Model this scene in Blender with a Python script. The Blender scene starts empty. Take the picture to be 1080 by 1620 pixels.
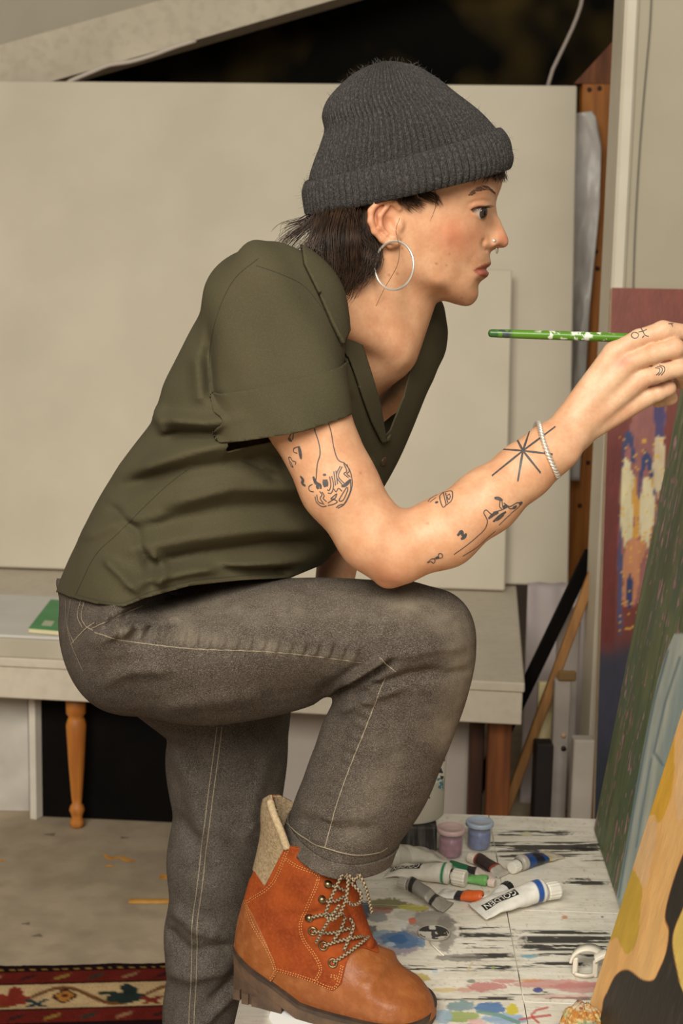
import bpy, math, random
import numpy as np
from mathutils import Vector, Matrix
from mathutils.bvhtree import BVHTree

random.seed(7)
rng = np.random.default_rng(7)
scene = bpy.context.scene
COL = scene.collection

# ------------------------------------------------------------------ camera
FPX = 2100.0                       # focal length in pixels of the 1080 x 1620 frame
CAM = np.array([0.0, -1.5, 1.2])
PITCH, ROLL = math.radians(8.4), math.radians(1.15)
_F = np.array([0, math.cos(PITCH), -math.sin(PITCH)])
_R0 = np.array([1.0, 0, 0]); _U0 = np.array([0, math.sin(PITCH), math.cos(PITCH)])
_R = _R0 * math.cos(ROLL) + _U0 * math.sin(ROLL)
_U = _U0 * math.cos(ROLL) - _R0 * math.sin(ROLL)
cam_data = bpy.data.cameras.new('camera')
cam = bpy.data.objects.new('camera', cam_data); COL.objects.link(cam)
M = Matrix.Identity(4)
for i in range(3):
    M[i][0], M[i][1], M[i][2], M[i][3] = _R[i], _U[i], -_F[i], CAM[i]
cam.matrix_world = M
cam_data.sensor_fit = 'VERTICAL'; cam_data.sensor_height = 36.0
cam_data.lens = 36.0 * FPX / 1620.0
cam_data.clip_start = 0.02
cam_data.dof.use_dof = True
cam_data.dof.focus_distance = 1.42
cam_data.dof.aperture_fstop = 10.0
scene.camera = cam

# ------------------------------------------------------------------ sky, window light, exposure
world = bpy.data.worlds.new('World'); scene.world = world; world.use_nodes = True
bg = world.node_tree.nodes['Background']
bg.inputs[0].default_value = (0.97, 0.93, 0.83, 1); bg.inputs[1].default_value = 0.22

def area_light(name, loc, target, size, size_y, power, color):
    l = bpy.data.lights.new(name, 'AREA'); l.shape = 'RECTANGLE'
    l.size, l.size_y, l.energy, l.color = size, size_y, power, color
    o = bpy.data.objects.new(name, l); COL.objects.link(o)
    o.location = loc
    o.rotation_euler = (Vector(target) - Vector(loc)).to_track_quat('-Z', 'Y').to_euler()
    return o
area_light('window_light', (-0.55, -3.0, 2.85), (0.1, 0.5, 0.85), 2.8, 1.7, 212, (0.965, 0.93, 0.84))

vs = scene.view_settings
vs.view_transform = 'Standard'; vs.look = 'None'; vs.gamma = 1.0; vs.use_curve_mapping = False
vs.exposure = 0.0

# ------------------------------------------------------------------ pixel <-> place
def ray(px, py):
    d = _F + (px - 540.0) / FPX * _R - (py - 810.0) / FPX * _U
    return d
def WY(px, py, Y):                 # point of the vertical plane y = Y seen at a pixel
    d = ray(px, py); return CAM + d * ((Y - CAM[1]) / d[1])
def WZ(px, py, Z):                 # point of the level plane z = Z
    d = ray(px, py); return CAM + d * ((Z - CAM[2]) / d[2])
def WP(px, py, o, n):              # point of any plane
    d = ray(px, py); return CAM + d * (np.dot(np.asarray(o) - CAM, n) / np.dot(d, n))
def proj(P):                       # place -> pixel
    q = np.asarray(P) - CAM
    zc = q @ _F
    return 540 + FPX * (q @ _R) / zc, 810 - FPX * (q @ _U) / zc
def pxm(n, Y):                     # n pixels at depth Y, in metres
    return n * (Y - CAM[1]) / FPX

# ------------------------------------------------------------------ materials
def lin(c):
    c = np.asarray(c, float) / 255.0
    return np.where(c <= 0.04045, c / 12.92, ((c + 0.055) / 1.055) ** 2.4)
def rgba(c): return (*lin(c), 1.0)
MATS = {}
def mat(name, c1, c2=None, rough=0.6, scale=20.0, bump=0.0, bscale=None, metallic=0.0, attr=False,
        stretch=(1, 1, 1), sss=0.0, trans=0.0, alpha=1.0, spec=0.5, detail=4.0, fine=None, lo=0.35, hi=0.65):
    """principled material: two colours mixed by noise, optional colour attribute (times a faint noise), bump"""
    if name in MATS: return MATS[name]
    m = bpy.data.materials.new(name); m.use_nodes = True; MATS[name] = m
    nt = m.node_tree; N, L = nt.nodes, nt.links
    b = N['Principled BSDF']
    b.inputs['Roughness'].default_value = rough; b.inputs['Metallic'].default_value = metallic
    b.inputs['Specular IOR Level'].default_value = spec
    if trans: b.inputs['Transmission Weight'].default_value = trans; b.inputs['IOR'].default_value = 1.45
    if alpha < 1: b.inputs['Alpha'].default_value = alpha
    if sss:
        b.inputs['Subsurface Weight'].default_value = sss
        b.inputs['Subsurface Radius'].default_value = (1.0, 0.35, 0.2)
        b.inputs['Subsurface Scale'].default_value = 0.006
    tc = N.new('ShaderNodeTexCoord'); mp = N.new('ShaderNodeMapping')
    mp.inputs['Scale'].default_value = stretch
    L.new(tc.outputs['Object'], mp.inputs['Vector'])
    nz = N.new('ShaderNodeTexNoise'); nz.inputs['Scale'].default_value = scale; nz.inputs['Detail'].default_value = detail
    L.new(mp.outputs[0], nz.inputs['Vector'])
    rp = N.new('ShaderNodeMapRange'); rp.inputs['From Min'].default_value = lo; rp.inputs['From Max'].default_value = hi
    L.new(nz.outputs[0], rp.inputs['Value'])
    if attr:
        at = N.new('ShaderNodeAttribute'); at.attribute_name = 'Col'
        mx = N.new('ShaderNodeMix'); mx.data_type = 'RGBA'; mx.blend_type = 'MULTIPLY'
        mx.inputs[0].default_value = 1.0
        cr = N.new('ShaderNodeMix'); cr.data_type = 'RGBA'
        L.new(rp.outputs[0], cr.inputs[0])
        cr.inputs[6].default_value = rgba(c1); cr.inputs[7].default_value = rgba(c2 or c1)
        L.new(at.outputs['Color'], mx.inputs[6]); L.new(cr.outputs[2], mx.inputs[7])
        out = mx.outputs[2]
    else:
        cr = N.new('ShaderNodeMix'); cr.data_type = 'RGBA'
        L.new(rp.outputs[0], cr.inputs[0])
        cr.inputs[6].default_value = rgba(c1); cr.inputs[7].default_value = rgba(c2 or c1)
        out = cr.outputs[2]
    if fine:                        # a second, finer speckle: (scale, colour, amount, stretch)
        n2 = N.new('ShaderNodeTexNoise'); n2.inputs['Scale'].default_value = fine[0]; n2.inputs['Detail'].default_value = 2
        if len(fine) > 3:
            mp2 = N.new('ShaderNodeMapping'); mp2.inputs['Scale'].default_value = fine[3]
            L.new(tc.outputs['Object'], mp2.inputs['Vector']); L.new(mp2.outputs[0], n2.inputs['Vector'])
        else: L.new(tc.outputs['Object'], n2.inputs['Vector'])
        r2 = N.new('ShaderNodeMapRange'); r2.inputs['From Min'].default_value = .45; r2.inputs['From Max'].default_value = .7
        r2.inputs['To Max'].default_value = fine[2]
        L.new(n2.outputs[0], r2.inputs['Value'])
        m3 = N.new('ShaderNodeMix'); m3.data_type = 'RGBA'; m3.inputs[7].default_value = rgba(fine[1])
        L.new(r2.outputs[0], m3.inputs[0]); L.new(out, m3.inputs[6]); out = m3.outputs[2]
    L.new(out, b.inputs['Base Color'])
    if bump:
        bn = N.new('ShaderNodeTexNoise'); bn.inputs['Scale'].default_value = bscale or scale; bn.inputs['Detail'].default_value = 3
        L.new(mp.outputs[0], bn.inputs['Vector'])
        bp = N.new('ShaderNodeBump'); bp.inputs['Strength'].default_value = bump; bp.inputs['Distance'].default_value = 0.002
        L.new(bn.outputs[0], bp.inputs['Height']); L.new(bp.outputs[0], b.inputs['Normal'])
    return m

# ------------------------------------------------------------------ objects
def tag(o, label=None, cat=None, group=None, kind=None):
    if label: o['label'] = label
    if cat: o['category'] = cat
    if group: o['group'] = group
    if kind: o['kind'] = kind
    return o
def origin(o):
    p = Vector((0, 0, 0))
    while o is not None: p = p + o.location; o = o.parent
    return np.array(p)
def obj(name, V, F, m, parent=None, smooth=True, col=None, solid=0.0, base=None):
    """one mesh object from world-space vertices; its origin is the parent's (or base)"""
    V = np.asarray(V, float)
    if parent is not None: off = origin(parent)
    elif base is not None: off = np.asarray(base, float)
    else:
        off = np.array([(V[:, 0].min() + V[:, 0].max()) / 2, (V[:, 1].min() + V[:, 1].max()) / 2, V[:, 2].min()])
    me = bpy.data.meshes.new(name)
    if isinstance(F, np.ndarray) and F.ndim == 2:
        k = F.shape[1]
        me.vertices.add(len(V)); me.vertices.foreach_set('co', (V - off).astype(np.float32).ravel())
        me.loops.add(F.size); me.loops.foreach_set('vertex_index', F.astype(np.int32).ravel())
        me.polygons.add(len(F)); me.polygons.foreach_set('loop_start', np.arange(0, F.size, k, dtype=np.int32))
        me.update(calc_edges=True)
    else:
        me.from_pydata([tuple(v) for v in (V - off)], [], [tuple(int(i) for i in f) for f in F]); me.update()
    if smooth: me.polygons.foreach_set('use_smooth', [True] * len(me.polygons))
    if col is not None:
        a = me.color_attributes.new('Col', 'FLOAT_COLOR', 'POINT')
        c = np.ones((len(V), 4), np.float32); c[:, :3] = col
        a.data.foreach_set('color', c.ravel())
    me.materials.append(m)
    o = bpy.data.objects.new(name, me); COL.objects.link(o)
    if parent is not None: o.parent = parent
    else: o.location = off
    if solid:
        s = o.modifiers.new('Solidify', 'SOLIDIFY'); s.thickness = solid; s.offset = -1
    return o
def empty(name, loc, label, cat, group=None):
    o = bpy.data.objects.new(name, None); COL.objects.link(o); o.location = [float(v) for v in loc]
    o.empty_display_size = .05
    return tag(o, label, cat, group)
def copy_tree(o, parent=None, shift=None):
    c = o.copy(); COL.objects.link(c); c.parent = parent
    if shift is not None: c.location = c.location + Vector(shift)
    for ch in [x for x in COL.objects if x.parent == o]: copy_tree(ch, c)
    return c

# shapes: each returns (verts, faces)
def join(*parts):
    V, F, n = [], [], 0
    for v, f in parts:
        v = np.asarray(v, float); V.append(v); F += [tuple(i + n for i in q) for q in f]; n += len(v)
    return np.vstack(V), F
def hexa(P):                        # 8 points: bottom ring 0-3, top ring 4-7
    return np.array(P), [(3, 2, 1, 0), (4, 5, 6, 7), (0, 1, 5, 4), (1, 2, 6, 5), (2, 3, 7, 6), (3, 0, 4, 7)]
def box(x0, x1, y0, y1, z0, z1):
    return hexa([(x0, y0, z0), (x1, y0, z0), (x1, y1, z0), (x0, y1, z0), (x0, y0, z1), (x1, y0, z1), (x1, y1, z1), (x0, y1, z1)])
def bevbox(o, ax, ay, az, bev=.003):    # box from corner o with edge vectors, chamfered all round
    o, ax, ay, az = [np.asarray(v, float) for v in (o, ax, ay, az)]
    la, lb, lc = [np.linalg.norm(v) for v in (ax, ay, az)]
    b = [min(.45, bev / l) for l in (la, lb, lc)]
    V, idx = [], {}
    for s in np.ndindex(2, 2, 2):
        for k in range(3):
            t = [b[j] if s[j] == 0 else 1 - b[j] for j in range(3)]
            t[k] = s[k]
            idx[(s, k)] = len(V); V.append(o + t[0] * ax + t[1] * ay + t[2] * az)
    F = []
    for k in range(3):
        i, j = [q for q in range(3) if q != k]
        for sk in (0, 1):
            ring = []
            for a, c in ((0, 0), (1, 0), (1, 1), (0, 1)):
                s = [0, 0, 0]; s[k] = sk; s[i] = a; s[j] = c; ring.append(idx[(tuple(s), k)])
            F.append(tuple(ring) if (sk == 1) == (k != 1) else tuple(reversed(ring)))
    for k in range(3):              # edges along k
        i, j = [q for q in range(3) if q != k]
        for a in (0, 1):
            for c in (0, 1):
                s0 = [0, 0, 0]; s0[i] = a; s0[j] = c; s1 = list(s0); s1[k] = 1
                F.append((idx[(tuple(s0), i)], idx[(tuple(s1), i)], idx[(tuple(s1), j)], idx[(tuple(s0), j)]))
    for s in np.ndindex(2, 2, 2): F.append((idx[(s, 0)], idx[(s, 1)], idx[(s, 2)]))
    V = np.array(V); c = V.mean(0)
    G = []
    for f in F:
        q = V[list(f)]; n = np.cross(q[1] - q[0], q[2] - q[1])
        G.append(f if np.dot(n, q.mean(0) - c) > 0 else tuple(reversed(f)))
    return V, G
def frame(axis):
    z = np.asarray(axis, float); z = z / np.linalg.norm(z)
    a = np.array([0, 0, 1.0]) if abs(z[2]) < .9 else np.array([1.0, 0, 0])
    x = np.cross(a, z); x /= np.linalg.norm(x); return x, np.cross(z, x), z
def lathe(base, axis, prof, n=28, cap=True):     # prof: (radius, height along axis)
    x, y, z = frame(axis); base = np.asarray(base, float)
    V, F = [], []
    for r, h in prof:
        for k in range(n):
            a = 2 * math.pi * k / n; V.append(base + z * h + (x * math.cos(a) + y * math.sin(a)) * r)
    for i in range(len(prof) - 1):
        for k in range(n):
            a, b = i * n + k, i * n + (k + 1) % n; F.append((a, b, b + n, a + n))
    if cap:
        F.append(tuple(reversed(range(n)))); F.append(tuple(range((len(prof) - 1) * n, len(prof) * n)))
    return np.array(V), F
def catmull(P, step):
    P = np.asarray(P, float)
    Q = np.vstack([2 * P[0] - P[1], P, 2 * P[-1] - P[-2]])
    out = []
    for i in range(1, len(Q) - 2):
        n = max(1, int(np.linalg.norm(Q[i + 1] - Q[i]) / step))
        for t in np.arange(n) / n:
            a, b, c, d = Q[i - 1], Q[i], Q[i + 1], Q[i + 2]
            out.append(.5 * (2 * b + (c - a) * t + (2 * a - 5 * b + 4 * c - d) * t * t + (3 * b - a - 3 * c + d) * t ** 3))
    out.append(P[-1]); return np.array(out)
def tube(P, r, n=8, flat=1.0, closed=False):     # tube along points; r number or list
    P = np.asarray(P, float); m = len(P)
    r = np.full(m, r) if np.isscalar(r) else np.interp(np.linspace(0, 1, m), np.linspace(0, 1, len(r)), r)
    T = np.gradient(P, axis=0)
    if closed: T = np.roll(P, -1, 0) - np.roll(P, 1, 0)
    T /= np.linalg.norm(T, axis=1)[:, None] + 1e-12
    x = frame(T[0])[0]; V = []
    for i in range(m):
        x = x - T[i] * np.dot(x, T[i]); x /= np.linalg.norm(x) + 1e-12; y = np.cross(T[i], x)
        for k in range(n):
            a = 2 * math.pi * k / n; V.append(P[i] + (x * math.cos(a) + y * flat * math.sin(a)) * r[i])
    F = []
    for i in range(m if closed else m - 1):
        for k in range(n):
            a, b = i * n + k, i * n + (k + 1) % n; j = ((i + 1) % m) * n
            F.append((a, b, j + (k + 1) % n, j + k))
    if not closed: F += [tuple(reversed(range(n))), tuple(range((m - 1) * n, m * n))]
    return np.array(V), F

# numpy noise -------------------------------------------------------
def _hash(i, j, s): 
    h = (i * 374761393 + j * 668265263 + s * 1442695041) & 0xffffffff
    h = ((h ^ (h >> 13)) * 1274126177) & 0xffffffff
    return ((h ^ (h >> 16)) & 0xffff) / 65535.0
def vnoise(x, y, s=0):
    x = np.asarray(x, float); y = np.asarray(y, float)
    i = np.floor(x).astype(np.int64); j = np.floor(y).astype(np.int64); u = x - i; v = y - j
    u = u * u * (3 - 2 * u); v = v * v * (3 - 2 * v)
    return (_hash(i, j, s) * (1 - u) + _hash(i + 1, j, s) * u) * (1 - v) + (_hash(i, j + 1, s) * (1 - u) + _hash(i + 1, j + 1, s) * u) * v
def fbm(x, y, s=0, o=4):
    r, a, t = 0, .5, 0
    for k in range(o): r = r + a * vnoise(x * 2 ** k, y * 2 ** k, s + k * 17); t += a; a *= .5
    return r / t
def sstep(a, b, x):
    t = np.clip((x - a) / (b - a), 0, 1); return t * t * (3 - 2 * t)
def poly_sd(x, y, P):              # signed distance to a polygon, negative inside
    P = np.asarray(P, float); d = np.full(np.shape(x), 1e18); s = np.ones(np.shape(x))
    n = len(P)
    for i in range(n):
        a, b = P[i], P[i - 1]; ex, ey = b - a; wx, wy = x - a[0], y - a[1]
        t = np.clip((wx * ex + wy * ey) / (ex * ex + ey * ey + 1e-12), 0, 1)
        d = np.minimum(d, (wx - ex * t) ** 2 + (wy - ey * t) ** 2)
        c1, c2, c3 = y >= a[1], y < b[1], ex * wy > ey * wx
        s = np.where((c1 & c2 & c3) | (~c1 & ~c2 & ~c3), -s, s)
    return s * np.sqrt(d)
def line_d(x, y, P):               # distance to a polyline, and how far along it (0..1)
    P = np.asarray(P, float); d = np.full(np.shape(x), 1e18); w = np.zeros(np.shape(x))
    L = np.r_[0, np.cumsum(np.linalg.norm(np.diff(P, axis=0), axis=1))]
    for i in range(len(P) - 1):
        a, e = P[i], P[i + 1] - P[i]; wx, wy = x - a[0], y - a[1]
        t = np.clip((wx * e[0] + wy * e[1]) / (e @ e + 1e-12), 0, 1)
        q = (wx - e[0] * t) ** 2 + (wy - e[1] * t) ** 2
        w = np.where(q < d, (L[i] + t * (L[i + 1] - L[i])) / L[-1], w); d = np.minimum(d, q)
    return np.sqrt(d), w
# ------------------------------------------------------------------ organic shapes: distance fields meshed by surface nets
class RC:                           # rounded cone
    def __init__(s, a, b, ra, rb):
        s.a, s.b = np.asarray(a, float), np.asarray(b, float); s.ra, s.rb = ra, rb
        s.c = (s.a + s.b) / 2; s.r = np.linalg.norm(s.b - s.a) / 2 + max(ra, rb)
    def __call__(s, P):
        e = s.b - s.a; w = P - s.a
        t = np.clip((w @ e) / (e @ e + 1e-12), 0, 1)
        w = w - t[:, None] * e
        return np.sqrt(np.einsum('ij,ij->i', w, w)) - (s.ra + t * (s.rb - s.ra))
class EL:                           # ellipsoid; rows of ax are its axes
    def __init__(s, c, rad, ax=None):
        s.c = np.asarray(c, float); s.rad = np.asarray(rad, float)
        s.ax = np.eye(3) if ax is None else np.asarray(ax, float); s.r = s.rad.max()
    def __call__(s, P):
        q = (P - s.c) @ s.ax.T
        k0 = np.linalg.norm(q / s.rad, axis=1); k1 = np.linalg.norm(q / s.rad ** 2, axis=1) + 1e-9
        return k0 * (k0 - 1) / k1
def axes(z, hint=(0, 1, 0)):        # orthonormal rows: x, y, z with z given
    z = np.asarray(z, float); z = z / np.linalg.norm(z)
    h = np.asarray(hint, float); y = h - z * (h @ z); y /= np.linalg.norm(y)
    return np.array([np.cross(y, z), y, z])
class QF:
    """a rounded solid standing either side of an upright plane: outline points (pixels, half-thickness 0) and inner points
    (pixel, half-thickness, offset of the middle), all in metres; thickness squared is interpolated, so edges come out round.
    relief: (polyline in pixels, height in m, width in pixels) on the side that faces the camera"""
    def __init__(s, o, u, outline, inner, mids=None, relief=(), res=.002, pad=.03, lam=1e-6, mid0=0.0):
        s.o = np.asarray(o, float); s.u = np.asarray(u, float) / np.linalg.norm(u)
        s.n = np.array([-s.u[1], s.u[0], 0.0])            # horizontal, away from the camera
        mids = mids or []
        def az(px, py, m):
            P = WP(px, py, s.o + s.n * m, s.n); return (P - s.o) @ s.u, P[2]
        mp = [(x, y, m) for x, y, m in mids] + [(x, y, m) for x, y, w, m in inner if m is not None]
        if mp:
            A = np.array([az(x, y, m) for x, y, m in mp]); s.mf = s.rbf(A, np.array([m for *_, m in mp]), 1e-3)
        else: s.mf = lambda A: np.full(len(A), mid0)
        pts, val = [], []
        for x, y in outline:
            m = 0.0
            for _ in range(3): p = az(x, y, m); m = float(s.mf(np.array([p]))[0])
            pts.append(p); val.append(0.0)
        for x, y, w, m in inner:
            mm = m if m is not None else mid0
            for _ in range(3):
                p = az(x, y, mm - w * .8)
                if m is None: mm = float(s.mf(np.array([p]))[0])
            pts.append(p); val.append(w * w)
        pts, val = np.array(pts), np.array(val)
        qf = s.rbf(pts, val, lam)
        s.lo = pts.min(0) - pad; hi = pts.max(0) + pad
        s.res = res; nx, nz = (np.ceil((hi - s.lo) / res).astype(int) + 1); s.sh = (nx, nz)
        G = np.stack(np.meshgrid(s.lo[0] + np.arange(nx) * res, s.lo[1] + np.arange(nz) * res, indexing='ij'), -1).reshape(-1, 2)
        q = qf(G).reshape(nx, nz); s.m = s.mf(G).reshape(nx, nz)
        gx, gz = np.gradient(q, res); s.q = q; s.g2 = gx ** 2 + gz ** 2
        s.mg = np.zeros((nx, nz))
        mx, mz = np.gradient(s.m, res); s.mgr = mx ** 2 + mz ** 2
        # relief drawn on the near side
        s.D = np.zeros((nx, nz))
        w = np.sqrt(np.maximum(q, 0)).ravel(); mm = s.m.ravel()
        near = s.o + G[:, :1] * s.u + (mm - w)[:, None] * s.n; near[:, 2] = G[:, 1]
        s.px, s.py = proj(near)
        for poly, h, wd in relief:
            d, t = line_d(s.px, s.py, poly)
            fade = np.clip(np.minimum(t, 1 - t) * 6 + .25, 0, 1)
            s.D += (h * np.exp(-(d / wd) ** 2) * fade * np.clip(w / .012, 0, 1)).reshape(nx, nz)
        hi2 = s.lo + (np.array(s.sh) - 1) * res
        ca = (s.lo + hi2) / 2; wm = math.sqrt(max(val.max(), 0)) * 1.4 + np.abs(s.m).max()
        s.c = s.o + s.u * ca[0]; s.c[2] = ca[1]
        s.r = math.sqrt(((hi2 - s.lo) ** 2).sum() / 4 + wm ** 2)
        s.reach = math.sqrt(((hi2 - s.lo) ** 2).sum())
    @staticmethod
    def rbf(A, v, lam):
        sc = .1; A = A / sc; n = len(A)
        def K(X): 
            d2 = ((X[:, None] - A[None]) ** 2).sum(-1); return .5 * d2 * np.log(d2 + 1e-12)
        Mx = np.zeros((n + 3, n + 3)); Mx[:n, :n] = K(A) + lam * np.eye(n)
        Mx[:n, n] = 1; Mx[:n, n + 1:] = A; Mx[n, :n] = 1; Mx[n + 1:, :n] = A.T
        c = np.linalg.lstsq(Mx, np.r_[v, 0, 0, 0], rcond=None)[0]
        def f(X):
            X = np.asarray(X) / sc; out = np.empty(len(X))
            for i in range(0, len(X), 20000):
                Y = X[i:i + 20000]; out[i:i + 20000] = K(Y) @ c[:n] + c[n] + Y @ c[n + 1:]
            return out
        return f
    def look(s, arr, A):
        t = (A - s.lo) / s.res
        t = np.clip(t, 0, np.array(s.sh) - 1.001); i = t.astype(int); f = t - i
        a, b = i[:, 0], i[:, 1]; u, v = f[:, 0], f[:, 1]
        return (arr[a, b] * (1 - u) + arr[a + 1, b] * u) * (1 - v) + (arr[a, b + 1] * (1 - u) + arr[a + 1, b + 1] * u) * v
    def side(s, P):                 # signed offset from the middle surface, negative towards the camera
        A = np.stack([(P - s.o) @ s.u, P[:, 2]], -1); return (P - s.o) @ s.n - s.look(s.m, A)
    def __call__(s, P):
        A = np.stack([(P - s.o) @ s.u, P[:, 2]], -1)
        hi = s.lo + (np.array(s.sh) - 1) * s.res
        outd = np.linalg.norm(A - np.clip(A, s.lo, hi), axis=1)
        c = (P - s.o) @ s.n - s.look(s.m, A)
        q = s.look(s.q, A)
        d = (c * c - q) / np.sqrt(4 * c * c * (1 + s.look(s.mgr, A)) + s.look(s.g2, A) + 1e-7)
        d = d - s.look(s.D, A) * sstep(.004, -.012, c)
        return d + outd
def smin(a, b, k):
    if k <= 0: return np.minimum(a, b)
    h = np.clip(.5 + .5 * (b - a) / k, 0, 1); return b * (1 - h) + a * h - k * h * (1 - h)
class Model:                        # list of (op, prim, k): '+' blend, '-' carve
    def __init__(s, *items): s.it = list(items)
    def add(s, prim, k=.01): s.it.append(('+', prim, k))
    def cut(s, prim, k=.004): s.it.append(('-', prim, k))
    def ev(s, P, cull=None):
        d = np.full(len(P), 1.0 if cull is None else .04)
        for op, p, k in s.it:
            if cull is not None and np.linalg.norm(p.c - cull[0]) - p.r - cull[1] > .03 + k: continue
            v = p(P)
            d = smin(d, v, k) if op == '+' else -smin(-d, v, k)
        return d
    def bounds(s):
        ps = [p for op, p, k in s.it if op == '+']
        return np.min([p.c - p.r for p in ps], 0) - .01, np.max([p.c + p.r for p in ps], 0) + .01
def surface(model, h, lo=None, hi=None, B=8, slack=2.0):
    l, u = model.bounds(); lo = l if lo is None else np.maximum(l, lo); hi = u if hi is None else np.minimum(u, hi)
    H = h * B; nb = np.ceil((hi - lo) / H).astype(int)
    I = np.stack(np.meshgrid(*[np.arange(n) for n in nb], indexing='ij'), -1).reshape(-1, 3)
    C = lo + (I + .5) * H
    d = np.concatenate([model.ev(C[i:i + 60000]) for i in range(0, len(C), 60000)])
    I = I[np.abs(d) < H * .87 * slack]
    # sort bricks into clumps so that far primitives can be skipped
    key = (I // 4); order = np.lexsort((key[:, 2], key[:, 1], key[:, 0])); I = I[order]; key = key[order]
    cuts = np.r_[0, np.nonzero(np.any(np.diff(key, axis=0) != 0, axis=1))[0] + 1, len(I)]
    loc = np.stack(np.meshgrid(*[np.arange(B + 1)] * 3, indexing='ij'), -1).reshape(-1, 3)
    VAL = np.empty((len(I), (B + 1) ** 3), np.float32)
    for a, b in zip(cuts[:-1], cuts[1:]):
        gi = (I[a:b, None, :] * B + loc[None]).reshape(-1, 3); P = lo + gi * h
        c = (P.min(0) + P.max(0)) / 2; r = np.linalg.norm(P.max(0) - c)
        VAL[a:b] = model.ev(P, (c, r)).reshape(b - a, -1)
    act = (VAL.min(1) < 0) & (VAL.max(1) > 0); I = I[act]; VAL = VAL[act].reshape(-1, B + 1, B + 1, B + 1)
    N = (nb + 1) * B + 2; st = np.array([N[1] * N[2], N[2], 1], np.int64)
    ins = VAL < 0
    cnt = sum(ins[:, x:x + B, y:y + B, z:z + B].astype(np.int8) for x in (0, 1) for y in (0, 1) for z in (0, 1))
    bi, cx, cy, cz = np.nonzero((cnt > 0) & (cnt < 8))
    corner = {(x, y, z): VAL[bi, cx + x, cy + y, cz + z] for x in (0, 1) for y in (0, 1) for z in (0, 1)}
    acc = np.zeros((len(bi), 3)); n = np.zeros(len(bi))
    for (p, q) in [(p, q) for p in corner for q in corner if sum(abs(i - j) for i, j in zip(p, q)) == 1 and p < q]:
        a, b = corner[p], corner[q]; m = (a < 0) != (b < 0)
        t = np.where(m, a / np.where(m, a - b, 1), 0)[:, None]
        acc += np.where(m[:, None], np.array(p) + t * (np.array(q) - np.array(p)), 0); n += m
    cell = I[bi] * B + np.stack([cx, cy, cz], -1)
    V = lo + (cell + acc / n[:, None]) * h
    cid = cell @ st; order = np.argsort(cid); cid = cid[order]; V = V[order]
    quads = []
    for ax in range(3):
        e1, e2 = [(1, 2), (2, 0), (0, 1)][ax]
        sl0 = [slice(0, B)] * 3; sl1 = [slice(0, B)] * 3; sl1[ax] = slice(1, B + 1)
        a = ins[(slice(None), *sl0)]; b = ins[(slice(None), *sl1)]
        k, x, y, z = np.nonzero(a != b); fl = a[k, x, y, z]
        g = I[k] * B + np.stack([x, y, z], -1)
        d1 = np.zeros(3, int); d1[e1] = 1; d2 = np.zeros(3, int); d2[e2] = 1
        ids = np.stack([(g - d1 - d2) @ st, (g - d2) @ st, g @ st, (g - d1) @ st], -1)
        j = np.searchsorted(cid, ids); j = np.minimum(j, len(cid) - 1)
        ok = np.all(cid[j] == ids, axis=1)
        j = j[ok]; fl = fl[ok]
        quads.append(np.where(fl[:, None], j, j[:, ::-1]))
    return V, np.vstack(quads)
def biggest(V, F):                  # keep the largest connected piece
    n = len(V); lab = np.arange(n)
    E = np.vstack([F[:, [0, 1]], F[:, [1, 2]], F[:, [2, 0]]] + ([F[:, [2, 3]], F[:, [3, 0]]] if F.shape[1] == 4 else []))
    for _ in range(2000):
        m = np.minimum(lab[E[:, 0]], lab[E[:, 1]])
        new = lab.copy(); np.minimum.at(new, E[:, 0], m); np.minimum.at(new, E[:, 1], m)
        new = new[new]; new = new[new]
        if np.array_equal(new, lab): break
        lab = new
    u, c = np.unique(lab, return_counts=True); keep = lab == u[c.argmax()]
    return compact(V, F[keep[F].all(1)])
def compact(V, F):
    u, inv = np.unique(F, return_inverse=True); return V[u], inv.reshape(F.shape)
def tri(F): return np.vstack([F[:, [0, 1, 2]], F[:, [0, 2, 3]]]) if F.shape[1] == 4 else F
def clip(V, T, g):                  # keep the part of a triangle mesh where g > 0, cut cleanly
    g = np.where(np.abs(g) < 1e-9, 1e-9, g); pos = g > 0; c = pos[T].sum(1)
    full = T[c == 3]; part = T[(c == 1) | (c == 2)]
    if len(part) == 0: return compact(V, full)
    # rotate so that the odd vertex comes first
    pp = pos[part]; one = pp.sum(1) == 1
    odd = np.where(one[:, None], pp, ~pp).argmax(1)
    R = part[np.arange(len(part))[:, None], (odd[:, None] + np.arange(3)) % 3]
    def cutv(a, b):
        t = (g[a] / (g[a] - g[b]))[:, None]; return V[a] + t * (V[b] - V[a])
    e = np.vstack([np.sort(R[:, [0, 1]], 1), np.sort(R[:, [0, 2]], 1)])
    ue, inv = np.unique(e, axis=0, return_inverse=True); inv = inv.ravel() + len(V)
    NV = np.vstack([V, cutv(ue[:, 0], ue[:, 1])])
    p, q = inv[:len(R)], inv[len(R):]
    a = np.stack([R[one, 0], p[one], q[one]], -1)
    o2 = ~one
    b = np.stack([p[o2], R[o2, 1], R[o2, 2]], -1); d = np.stack([p[o2], R[o2, 2], q[o2]], -1)
    return compact(NV, np.vstack([full, a, b, d]))
def vnormals(V, F):
    T = tri(F); n = np.cross(V[T[:, 1]] - V[T[:, 0]], V[T[:, 2]] - V[T[:, 0]])
    N = np.zeros_like(V)
    for k in range(3): np.add.at(N, T[:, k], n)
    return N / (np.linalg.norm(N, axis=1)[:, None] + 1e-12)
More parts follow.
